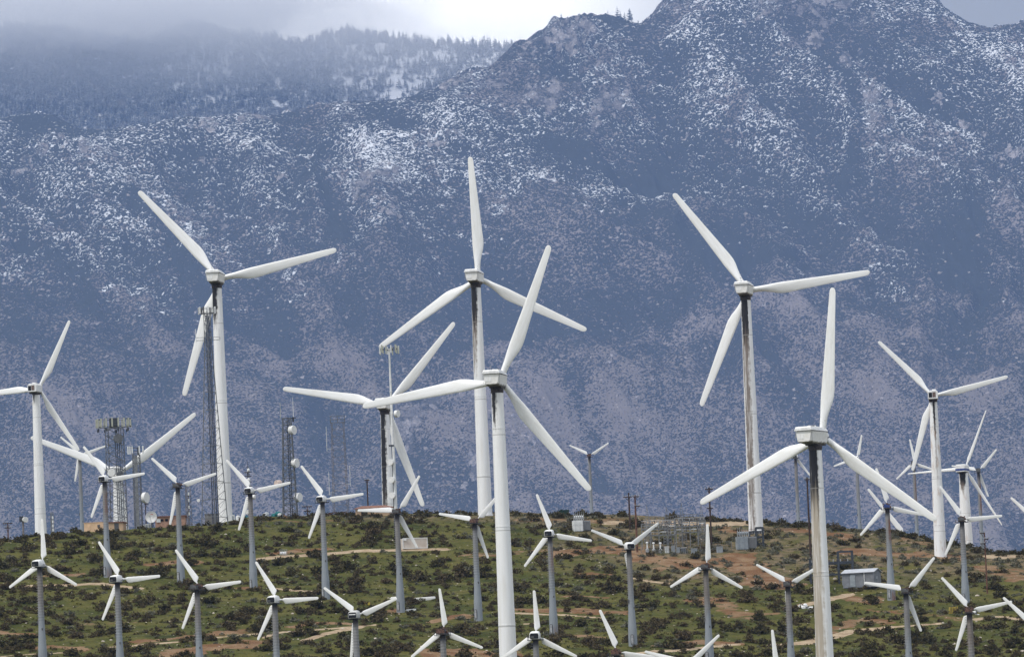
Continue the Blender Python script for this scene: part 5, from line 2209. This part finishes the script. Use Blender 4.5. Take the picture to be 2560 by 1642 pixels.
# switchyard -----------------------------------------------------------
def gantry_column(px, v_top, v_base, Y, label):
    base = onhill(px, v_base, Y)
    s = mppx(Y)
    H = float(at(px, v_top, Y).z) - base.z
    r = empty('gantry_column', base, 0, label, 'gantry column', 'lattice columns of the switchyard')
    lattice(r, H * .62, 1.5, .95, 4, 8, .05, .032, M_latp, R_(45))
    b = MB()
    for x, y in ((.33, .33), (-.33, .33), (.33, -.33), (-.33, -.33)):
        b.beam((x, y, H * .62), (0, 0, H), .045)
    for k in range(6):
        z = H * (.66 + .05 * k)
        w_ = .33 * (1 - (z / H - .62) / .38)
        b.beam((-w_, -w_, z), (w_, -w_, z), .03)
        b.beam((-w_, w_, z + .3), (w_, -w_, z), .03)
    b.build('peak', M_latp, r)
    return base, H


cols = []
for px, vt_, vb_, Yy, lab in ((1622, 1262, 1388, 1082, 'lattice gantry column with a spiked peak, leftmost of the switchyard four'),
                              (1671, 1264, 1390, 1079, 'lattice gantry column beside the dark pole in mid switchyard'),
                              (1709, 1254, 1390, 1084, 'tallest lattice gantry column, right of mid switchyard'),
                              (1758, 1257, 1388, 1081, 'lattice gantry column near the right end pole of the switchyard')):
    cols.append(gantry_column(px, vt_, vb_, Yy, lab))


def truss_beam(a, b_, label, h=.9):
    mid = (a + b_) / 2
    r = empty('gantry_beam', mid, 0, label, 'gantry beam', 'lattice beams of the switchyard')
    m = MB()
    n = 12
    for y in (-.35, .35):
        for z in (-h / 2, h / 2):
            m.beam(a - mid + Vector((0, y, z)), b_ - mid + Vector((0, y, z)), .05)
        for k in range(n):
            p = a.lerp(b_, k / n) - mid
            q = a.lerp(b_, (k + 1) / n) - mid
            m.beam(p + Vector((0, y, -h / 2 if k % 2 else h / 2)), q + Vector((0, y, h / 2 if k % 2 else -h / 2)), .035)
    m.build('truss', M_latp, r)
    for k in (2, 5, 8, 10):
        p = a.lerp(b_, k / n) - mid
        i = MB()
        pr = [(.04, 0)]
        for j in range(6):
            pr += [(.11, -.1 - .14 * j), (.05, -.16 - .14 * j)]
        i.lathe(pr[::-1], 8, (p.x, p.y, p.z - h / 2))
        i.build('insulator', M_ins2, r)


truss_beam(at(1622, 1297, 1082), at(1671, 1299, 1079), 'lattice beam between the two left gantry columns')
truss_beam(at(1671, 1297, 1079), at(1709, 1291, 1084), 'lattice beam between the two middle gantry columns')
truss_beam(at(1709, 1290, 1084), at(1758, 1292, 1081), 'lattice beam between the two right gantry columns')


def bus_rack(px, py, Y, wpx, hpx, label):
    base = onhill(px, py, Y)
    s = mppx(Y)
    r = empty('bus_rack', base, 0, label, 'bus rack', 'switch racks of the switchyard')
    W, Hh = wpx * s, hpx * s
    b = MB()
    n = 5
    for k in range(n):
        x = -W / 2 + W * k / (n - 1)
        b.box((x, 0, Hh / 2 - .2), (.12, .12, Hh + .4))
        b.box((x, 1.8, Hh / 2 - .2), (.12, .12, Hh + .4))
    for z in (.55, .78, .97):
        for y in (0, 1.8):
            b.box((0, y, Hh * z), (W, .12, .14))
    b.build('frame', M_latp, r)
    for k in range(9):
        x = -W * .46 + W * .92 * k / 8
        for z in (.56, .79, .98):
            i = MB()
            i.lathe([(.05, 0), (.12, .06), (.06, .14), (.12, .2), (.06, .28), (.1, .36), (.03, .44)], 8, (x, -.02, Hh * z + .08))
            i.build('insulator', M_ins if k % 3 else M_ins2, r)
    for k in range(4):
        x = -W * .38 + W * .76 * k / 3
        i = MB()
        i.box((x, -.1, Hh * (.86 if k % 2 else .66)), (W * .16, .22, .12))
        i.build('switch_blade', M_white, r)
    c = MB()
    for z in (.6, .83, 1.03):
        for y in (-.1, .9):
            c.tube((-W / 2, y, Hh * z + .3), (W / 2, y, Hh * z + .3), .035, n=5)
    c.build('busbar', M_steel, r)


bus_rack(1650, 1392, 1074, 86, 68, 'grey switch rack with white switch blades, left half of the switchyard')
bus_rack(1728, 1390, 1077, 78, 66, 'grey switch rack with white switch blades, right half of the switchyard')


def post_insulator(px, py, Y, label):
    base = onhill(px, py, Y)
    r = empty('post_insulator', base, 0, label, 'post insulator', 'bell topped post insulators')
    b = MB()
    b.lathe([(.34, -.2), (.34, .55), (.22, .75)], 12)
    b.build('base', M_ins, r)
    b = MB()
    pr = []
    for j in range(6):
        pr += [(.10, .75 + .16 * j), (.16, .80 + .16 * j)]
    pr += [(.1, 1.7), (.27, 1.75), (.2, 1.95), (.05, 2.0)]
    b.lathe(pr, 12)
    b.build('column', M_antw, r)


post_insulator(1619, 1388, 1070, 'bell topped white insulator, left of the three at the switchyard front')
post_insulator(1635, 1388, 1070, 'bell topped white insulator, middle of the three at the switchyard front')
post_insulator(1652, 1386, 1070, 'bell topped white insulator, right of the three at the switchyard front')
for i, (px, w_, h_, m_, lab) in enumerate(((1668, 12, 17, M_white, 'white low cabinet at the front of the switchyard'), (1684, 11, 20, M_trafo, 'grey ribbed breaker cabinet at the front of the switchyard'), (1696, 10, 15, M_trafo, 'short grey cabinet beside the ribbed breaker'), (1710, 16, 14, M_dsteel, 'dark cabinet with a pale top plate in the switchyard'), (1736, 18, 14, M_trafo, 'wide blue grey cabinet bank at the right of the switchyard'), (1800, 18, 16, M_trafo, 'blue grey cabinet just right of the end pole'))):
    Yb = float(Yof(1393))
    r, W_, H_ = hut(px, 1393, Yb, w_ * .85, h_ * .8, 1.1, lab, m_, None, 0, 'cabinet', 'cabinet')
    b = MB()
    for k in range(3):
        b.box((-W_ * .3 + W_ * .3 * k, -.57, H_ * .5), (.06, .06, H_ * .8))
    b.build('rib', M_steel, r)
    b = MB()
    b.box((0, 0, H_ + .05), (W_ + .1, 1.2, .1))
    b.build('top', M_white if i in (0, 3) else M_steel, r)


def fence(pts, Y, hpx, label, m, step=9, name='fence'):
    s = mppx(Y)
    o0 = onhill(pts[0][0], pts[0][1], Y)
    r = empty(name, o0, 0, label, 'fence')
    w_ = MB()
    P = [onhill(px, py, float(Yof(py)) if Y is None else Y + dy) for px, py, dy in pts]
    for a, b_ in zip(P[:-1], P[1:]):
        L = (b_ - a).length
        n = max(1, int(L / 2.4))
        for k in range(n + 1):
            p = a.lerp(b_, k / n)
            p.z = float(terrain(p.x, p.y))
            q = MB()
            q.tube(p - o0 - Vector((0, 0, .2)), p - o0 + Vector((0, 0, hpx * s)), .045, n=6)
            q.build('fence_post', m, r)
            if k < n:
                p2 = a.lerp(b_, (k + 1) / n)
                p2.z = float(terrain(p2.x, p2.y))
                for f in (.05, .35, .68, .99):
                    w_.beam(p - o0 + Vector((0, 0, hpx * s * f)), p2 - o0 + Vector((0, 0, hpx * s * f)), .018)
                for t in range(1, 8):
                    c = p.lerp(p2, t / 8) - o0
                    w_.beam(c, c + Vector((0, 0, hpx * s)), .012)
    w_.build('wire_mesh', m, r)


fence([(1604, 1397, 0), (1660, 1396, 0), (1720, 1396, 0), (1786, 1392, 2), (1830, 1390, 4)], 1068, 24, 'wire fence along the front of the switchyard', M_latp)
fence([(1386, 1342, 0), (1434, 1344, 0)], 1103, 20, 'wire fence left of the big white transformer', M_latp)
fence([(466, 1322, 6), (520, 1320, 6)], 1128, 16, 'dark fence between the brick hut and the tall mast', M_latr)
fence([(1950, 1472, 0), (2038, 1472, 0)], 1026, 20, 'wire fence left of the dark steel rack', M_latp)


# rack beside the grey blue transformer, and the dark steel rack with the shed
def steel_rack(px, py, Y, wpx, hpx, label, m, bays=3, rows=(.28, .62, .66, .98)):
    base = onhill(px, py, Y)
    s = mppx(Y)
    r = empty('steel_rack', base, 0, label, 'steel rack')
    W, Hh = wpx * s, hpx * s
    b = MB()
    for k in range(bays + 1):
        x = -W / 2 + W * k / bays
        top = Hh * (1.0 if k >= bays - 1 else .80)
        for y in (0, 2.2):
            b.box((x, y, top / 2 - .2), (.30, .30, top + .4))
    for z in rows:
        x0 = -W / 2 if z < .9 else W / 2 - W / bays
        for y in (0, 2.2):
            b.box(((x0 + W / 2) / 2, y, Hh * z), (W / 2 - x0, .22, .24))
    b.beam((W / 2 - W / bays, 0, .1), (W / 2, 0, Hh * .25), .08)
    b.beam((W / 2, 0, .1), (W / 2 - W / bays, 0, Hh * .25), .08)
    b.build('frame', m, r)
    for k in range(12):
        x = -W * .47 + W * .94 * k / 11
        i = MB()
        i.lathe([(.07, 0), (.14, .06), (.08, .14), (.14, .22), (.07, .3), (.12, .4), (.05, .48)], 8, (x, -.02, Hh * .66))
        i.build('insulator', M_ins2 if k % 2 else M_ins, r)
    c = MB()
    for z in (.74, .80, .9):
        c.tube((-W / 2, .2, Hh * z), (W / 2, .2, Hh * z), .035, n=5)
    c.build('busbar', m, r)


steel_rack(2082, 1474, 1026, 106, 80, 'dark steel busbar rack on the slope left of the grey metal shed', M_dsteel)
steel_rack(1893, 1386, 1078, 34, 48, 'dark steel rack close right of the pale blue grey transformer', M_dsteel, 2, (.5, .72, .78, .98))

base = onhill(2156, 1474, 1020)
s = mppx(1020)
r = empty('metal_shed', base, R_(-20), 'grey metal shed with a low pale gable roof on the slope', 'shed')
W_, H_, D_ = 80 * s, 34 * s, 4.6
b = MB()
b.loft([[(-W_ / 2, -D_ / 2, -.2), (W_ / 2, -D_ / 2, -.2), (W_ / 2, -D_ / 2, H_), (-W_ / 2, -D_ / 2, H_)], [(-W_ / 2, 0, -.2), (W_ / 2, 0, -.2), (W_ / 2, 0, H_ + .62), (-W_ / 2, 0, H_ + .62)], [(-W_ / 2, D_ / 2, -.2), (W_ / 2, D_ / 2, -.2), (W_ / 2, D_ / 2, H_), (-W_ / 2, D_ / 2, H_)]])
b.build('wall', M_siding, r)
b = MB()
b.loft([[(-W_ / 2 - .25, y, z), (W_ / 2 + .25, y, z), (W_ / 2 + .25, y, z + .09), (-W_ / 2 - .25, y, z + .09)] for y, z in ((-D_ / 2 - .3, H_ - .06), (0, H_ + .66), (D_ / 2 + .3, H_ - .06))])
b.build('roof', M_metalroof, r)
b = MB()
b.box((-W_ * .18, -D_ / 2 - .03, 1.05), (.95, .07, 2.1))
b.build('door', M_trafo, r)
b = MB()
b.box((W_ / 2 + .03, -.4, 1.5), (.06, 1.2, .5))
b.build('window', M_trafo, r)
b = MB()
b.box((W_ * .2, -D_ / 2 - .08, H_ / 2), (.1, .1, H_))
b.build('downpipe', M_white, r)
r, W_, H_ = hut(2118, 1474, 1024, 22, 22, 1.6, 'pale grey transformer cabinet under the right end of the dark steel rack', M_trafo, None, 0, 'cabinet', 'cabinet')
b = MB()
b.box((0, 0, H_ + .08), (W_ + .1, 1.7, .16))
b.build('top', M_ins, r)
b = MB()
for k in range(4):
    b.box((-W_ * .4 + W_ * .27 * k, -.83, H_ / 2), (.06, .07, H_ * .85))
b.build('rib', M_steel, r)
heap(2500, 1398, float(Yof(1398)), 0.1, 0.1, 'flat slab', M_conc, 'slab', 'slab', 1, 20) if False else None

# ------------------------------------------------------------------ shrubs, grass and stones on the hill
def m_creosote(nt, bs):
    n = nt.noise(nt.oc(), 2.5, 3, 0.6)
    oi = nt.new('ShaderNodeObjectInfo').outputs['Random']
    c = nt.mix(nt.step(n, 0.35, 0.65), (0.036, 0.034, 0.016), (0.090, 0.077, 0.037))
    c = nt.mix(nt.m('MULTIPLY', nt.step(oi, 0.6, 1.0), 0.7), c, (0.115, 0.085, 0.050))
    nt.put(bs.inputs['Base Color'], c)
    bs.inputs['Roughness'].default_value = 1.0
    bs.inputs['Specular IOR Level'].default_value = 0.05


def m_sage(nt, bs):
    n = nt.noise(nt.oc(), 2.0, 3, 0.6)
    nt.put(bs.inputs['Base Color'], nt.mix(nt.step(n, 0.35, 0.65), (0.095, 0.098, 0.068), (0.195, 0.185, 0.135)))
    bs.inputs['Roughness'].default_value = 1.0
    bs.inputs['Specular IOR Level'].default_value = 0.05


def m_tuft(nt, bs):
    n = nt.noise(nt.oc(), 0.25, 3, 0.6)
    n2 = nt.noise(nt.oc(), 1.7, 2, 0.6)
    c = nt.mix(nt.step(n, 0.35, 0.65), (0.050, 0.060, 0.015), (0.098, 0.090, 0.028))
    c = nt.mix(nt.step(n2, 0.5, 0.7), c, (0.13, 0.10, 0.055))
    nt.put(bs.inputs['Base Color'], c)
    bs.inputs['Roughness'].default_value = 1.0
    bs.inputs['Specular IOR Level'].default_value = 0.05


M_creo = mat('creosote_leaves', m_creosote)
M_sage = mat('sage_leaves', m_sage)
M_tuft = mat('grass_blades', m_tuft)
M_stone = mat('pale_stone', flat((0.46, 0.40, 0.34), 0.95, 0.3, 1.0))

brg = np.random.default_rng(33)


def bush_geo(n, vase=True, leaf=0.13, h=0.8):
    """shrub of unit radius: stems fan out from the root, small leaf clumps sit along and at the end of them"""
    V, Q = [], []
    lumps = brg.uniform(0.65, 1.12, 9)
    ns = 26 if vase else 16
    per = max(1, n // ns)
    for k in range(ns):
        a = brg.uniform(0, 2 * math.pi)
        lim = lumps[int(a / (2 * math.pi) * 9) % 9]
        el = brg.uniform(0.18, 1.5) if vase else brg.uniform(0.05, 1.5)
        d = np.array([math.cos(a) * math.cos(el), math.sin(a) * math.cos(el), math.sin(el) * h])
        L = lim * brg.uniform(.8, 1.08)
        tip = d * L
        # stem
        sw = np.array([-math.sin(a), math.cos(a), 0]) * 0.012
        o = len(V)
        V.extend([-sw * 1.6 - np.array([0, 0, .06]), sw * 1.6 - np.array([0, 0, .06]), tip + sw * .5, tip - sw * .5])
        Q.append((o, o + 1, o + 2, o + 3))
        for j in range(per):
            f = brg.uniform(.35 if vase else .55, 1.02) ** .7
            c = tip * f + brg.normal(0, .085, 3)
            c[2] = max(c[2], .02)
            u = brg.normal(0, 1, 3)
            u /= np.linalg.norm(u)
            w_ = np.cross(u, brg.normal(0, 1, 3))
            w_ /= np.linalg.norm(w_) + 1e-6
            s1 = leaf * brg.uniform(.5, 1.3)
            s2 = leaf * brg.uniform(.3, .8)
            o = len(V)
            V.extend([c - u * s1, c + w_ * s2, c + u * s1, c - w_ * s2])
            Q.append((o, o + 1, o + 2, o + 3))
    return np.array(V), np.array(Q)


CREO = [bush_geo(430, True, .12, brg.uniform(.62, .9)) for _ in range(9)]
CREO_L = [bush_geo(190, True, .16, brg.uniform(.62, .9)) for _ in range(8)]
SAGE = [bush_geo(330, False, .12, brg.uniform(.55, .72)) for _ in range(6)]
SAGE_L = [bush_geo(120, False, .17, brg.uniform(.55, .72)) for _ in range(6)]
TUFT = [bush_geo(14, False, .36, .7) for _ in range(5)]


def uvok(u, v):
    return v > np.interp(u, _cu, _cv) + 2


def scatter(n, seed, umin=-260, umax=2900, vmax=1760, over=6):
    g = np.random.default_rng(seed)
    u = g.uniform(umin, umax, n * over)
    v = g.uniform(1284, vmax, n * over)
    ok = uvok(u, v)
    u, v = u[ok], v[ok]
    Y = Yof(v)
    P = unproj(u, v, Y)
    X = P[:, 0]
    Z = terrain(X, Y)
    ro, so, dr = masks(X, Y, Z)
    return g, X, Y, Z, u, v, ro, so, dr


def fold(geos, X, Y, Z, Rr, g, name, m, sq=(0.85, 1.2)):
    VV, QQ, off = [], [], 0
    for x, y, z, r in zip(X, Y, Z, Rr):
        gV, gQ = geos[g.integers(0, len(geos))]
        a = g.uniform(0, 6.28)
        c_, s_ = math.cos(a), math.sin(a)
        k = g.uniform(*sq)
        VV.append(np.stack([x + (gV[:, 0] * c_ - gV[:, 1] * s_) * r, y + (gV[:, 0] * s_ + gV[:, 1] * c_) * r, z + gV[:, 2] * r * k], 1))
        QQ.append(gQ + off)
        off += len(gV)
    o = link(name, np_mesh(name, np.concatenate(VV), np.concatenate(QQ), m))
    tag(o, kind='stuff')
    return o


# creosote: big dark shrubs
g, X, Y, Z, u, v, ro, so, dr = scatter(1500, 101, over=6)
clump = fbm(X / 14.0 + 60, Y / 18.0, 3)
p = np.clip(0.70 + 0.6 * clump, .12, 1) * (1 - np.clip(ro * 1.6, 0, 1)) * (1 - .75 * np.clip(so, 0, 1)) * (1 - .55 * np.clip(dr, 0, 1))
# open grassy bench at the lower right
p = p * (1 - .8 * np.exp(-((u - 2280) / 130.0) ** 2 - ((v - 1505) / 40.0) ** 2))
keep = g.random(len(X)) < p
idx = np.nonzero(keep)[0][:3350]
R0 = np.clip(g.lognormal(-0.06, 0.36, len(idx)), .4, 2.2)
order = np.argsort(-R0 / Y[idx] * np.where((u[idx] > -20) & (u[idx] < 2580) & (v[idx] < 1665), 1.0, .01))
sel, rest = order[:300], order[300:]
creo_me = [np_mesh('creosote_bush', gv, gq, M_creo) for gv, gq in CREO]
for j, i in enumerate(sel):
    q = idx[i]
    o = link('creosote_bush', creo_me[j % len(creo_me)])
    o.location = (X[q], Y[q], Z[q] - .05)
    r = float(R0[i])
    o.scale = (r * g.uniform(1.0, 1.25), r, r * g.uniform(.8, 1.2))
    o.rotation_euler = (0, 0, g.uniform(0, 6.28))
    tag(o, 'dark olive creosote bush growing on the green hillside below the turbines', 'bush', 'creosote bushes on the hillside')
q = idx[rest]
fold(CREO_L, X[q], Y[q], Z[q] - .04, R0[rest], g, 'shrubbery', M_creo)

# bushes on the skyline of the hill
g2 = np.random.default_rng(77)
ul = np.concatenate([g2.uniform(0, 560, 60), g2.uniform(640, 1180, 46), g2.uniform(1240, 1560, 34), g2.uniform(1740, 2560, 120), g2.uniform(2560, 2950, 40), g2.uniform(-300, 0, 30)])
Yl = Yof(np.interp(ul, _cu, _cv)) + g2.uniform(-9, 7, len(ul))
Pl = unproj(ul, np.interp(ul, _cu, _cv), Yl)
Zl = terrain(Pl[:, 0], Yl)
fold(CREO_L, Pl[:, 0], Yl, Zl - .05, g2.uniform(.55, 1.5, len(ul)), g2, 'skyline_shrubbery', M_creo, (.8, 1.15))

# sage: grey rounded shrubs, mostly on the dry upper right
g, X, Y, Z, u, v, ro, so, dr = scatter(1400, 202, over=5)
p = np.clip(0.10 + 0.95 * dr + .25 * fbm(X / 12.0, Y / 12.0, 2), .03, 1) * (1 - np.clip(ro * 1.6, 0, 1)) * (1 - .5 * np.clip(so, 0, 1))
keep = g.random(len(X)) < p
idx = np.nonzero(keep)[0][:1700]
R0 = np.clip(g.lognormal(-.38, .32, len(idx)), .35, 1.3)
order = np.argsort(-R0 / Y[idx] * np.where((u[idx] > -20) & (u[idx] < 2580) & (v[idx] < 1665), 1.0, .01))
sel, rest = order[:260], order[260:]
sage_me = [np_mesh('sage_bush', gv, gq, M_sage) for gv, gq in SAGE]
for j, i in enumerate(sel):
    q = idx[i]
    o = link('sage_bush', sage_me[j % len(sage_me)])
    o.location = (X[q], Y[q], Z[q] - .04)
    r = float(R0[i])
    o.scale = (r * g.uniform(1.0, 1.25), r, r * g.uniform(.9, 1.2))
    o.rotation_euler = (0, 0, g.uniform(0, 6.28))
    tag(o, 'small rounded grey green sage bush on the dry upper slope', 'bush', 'grey sage bushes on the slope')
q = idx[rest]
fold(SAGE_L, X[q], Y[q], Z[q] - .03, R0[rest], g, 'undergrowth', M_sage)

# grass and weeds
g, X, Y, Z, u, v, ro, so, dr = scatter(8000, 303, over=2)
p = np.clip(.9 - .5 * dr + .5 * fbm(X / 10.0, Y / 10.0, 2), .05, 1) * (1 - np.clip(ro * 2, 0, 1)) * (1 - .9 * np.clip(so, 0, 1))
keep = np.nonzero(g.random(len(X)) < p)[0][:8000]
fold(TUFT, X[keep], Y[keep], Z[keep] - .02, g.uniform(.18, .55, len(keep)), g, 'grass', M_tuft)

# stones
g, X, Y, Z, u, v, ro, so, dr = scatter(1500, 404, over=3)
p = np.clip(.35 + .9 * fbm(X / 9.0, Y / 12.0, 2), .02, 1)
keep = np.nonzero(g.random(len(X)) < p)[0][:1300]
ST = []
for _ in range(5):
    b = MB()
    pts = []
    for zz, rr in ((-.5, .6), (-.1, 1.0), (.45, .8), (.7, .3)):
        pts.append([(rr * brg.uniform(.75, 1.15) * math.cos(t), rr * brg.uniform(.7, 1.1) * math.sin(t), zz) for t in np.linspace(0, 2 * math.pi, 7)[:-1]])
    vs = np.array([q for r_ in pts for q in r_])
    fs = []
    for i in range(3):
        for k in range(6):
            fs.append((i * 6 + k, i * 6 + (k + 1) % 6, (i + 1) * 6 + (k + 1) % 6, (i + 1) * 6 + k))
    fs.append((18, 19, 20, 21))
    fs.append((21, 22, 23, 18))
    ST.append((vs, np.array(fs)))
fold(ST, X[keep], Y[keep], Z[keep], np.clip(g.lognormal(-2.0, .5, len(keep)), .06, .5), g, 'rubble', M_stone, (.5, .9))


# ------------------------------------------------------------------ air
def m_haze(dens, col, an=0.2):
    m = bpy.data.materials.new('haze_air')
    m.use_nodes = True
    n = m.node_tree.nodes
    n.remove(n['Principled BSDF'])
    v = n.new('ShaderNodeVolumePrincipled')
    v.inputs['Color'].default_value = (*col, 1)
    v.inputs['Density'].default_value = dens
    v.inputs['Anisotropy'].default_value = an
    m.node_tree.links.new(v.outputs[0], n['Material Output'].inputs['Volume'])
    return m


HZ = m_haze(HAZE_D, HAZE_C, 0.0)
b = MB()
b.box((0, 12550, 1850), (14400, 25900, 4000))
tag(b.build('haze', HZ), kind='stuff')


# cloud bank lying on the left end of the wooded ridge
def mist(px, py, Y, rx, ry, rz, dens, seed):
    g = np.random.default_rng(seed)
    c = at(px, py, Y * KM)
    rx, ry, rz, dens = rx * KM, ry * KM, rz * KM, dens / KM
    b = MB()
    n, m = 28, 16
    rings = []
    ph = g.uniform(0, 6.28, 6)
    for i in range(m + 1):
        th = math.pi * i / m
        ring = []
        for k in range(n):
            a = 2 * math.pi * k / n
            w_ = 1 + .07 * math.sin(3 * a + ph[0] + 2 * th) + .05 * math.sin(5 * a + ph[1] - 3 * th) + .05 * math.sin(2 * a + 4 * th + ph[2])
            q = max(.003, math.sin(th))
            ring.append((rx * w_ * q * math.cos(a), ry * w_ * q * math.sin(a), -rz * w_ * math.cos(th)))
        rings.append(ring)
    b.loft(rings)
    mm = m_haze(dens, (1, 1, 1), .2)
    mm.name = 'mist_air'
    o = b.build('mist', mm, None, True)
    o.location = c
    tag(o, kind='stuff')


for a in MISTS:
    mist(*a)
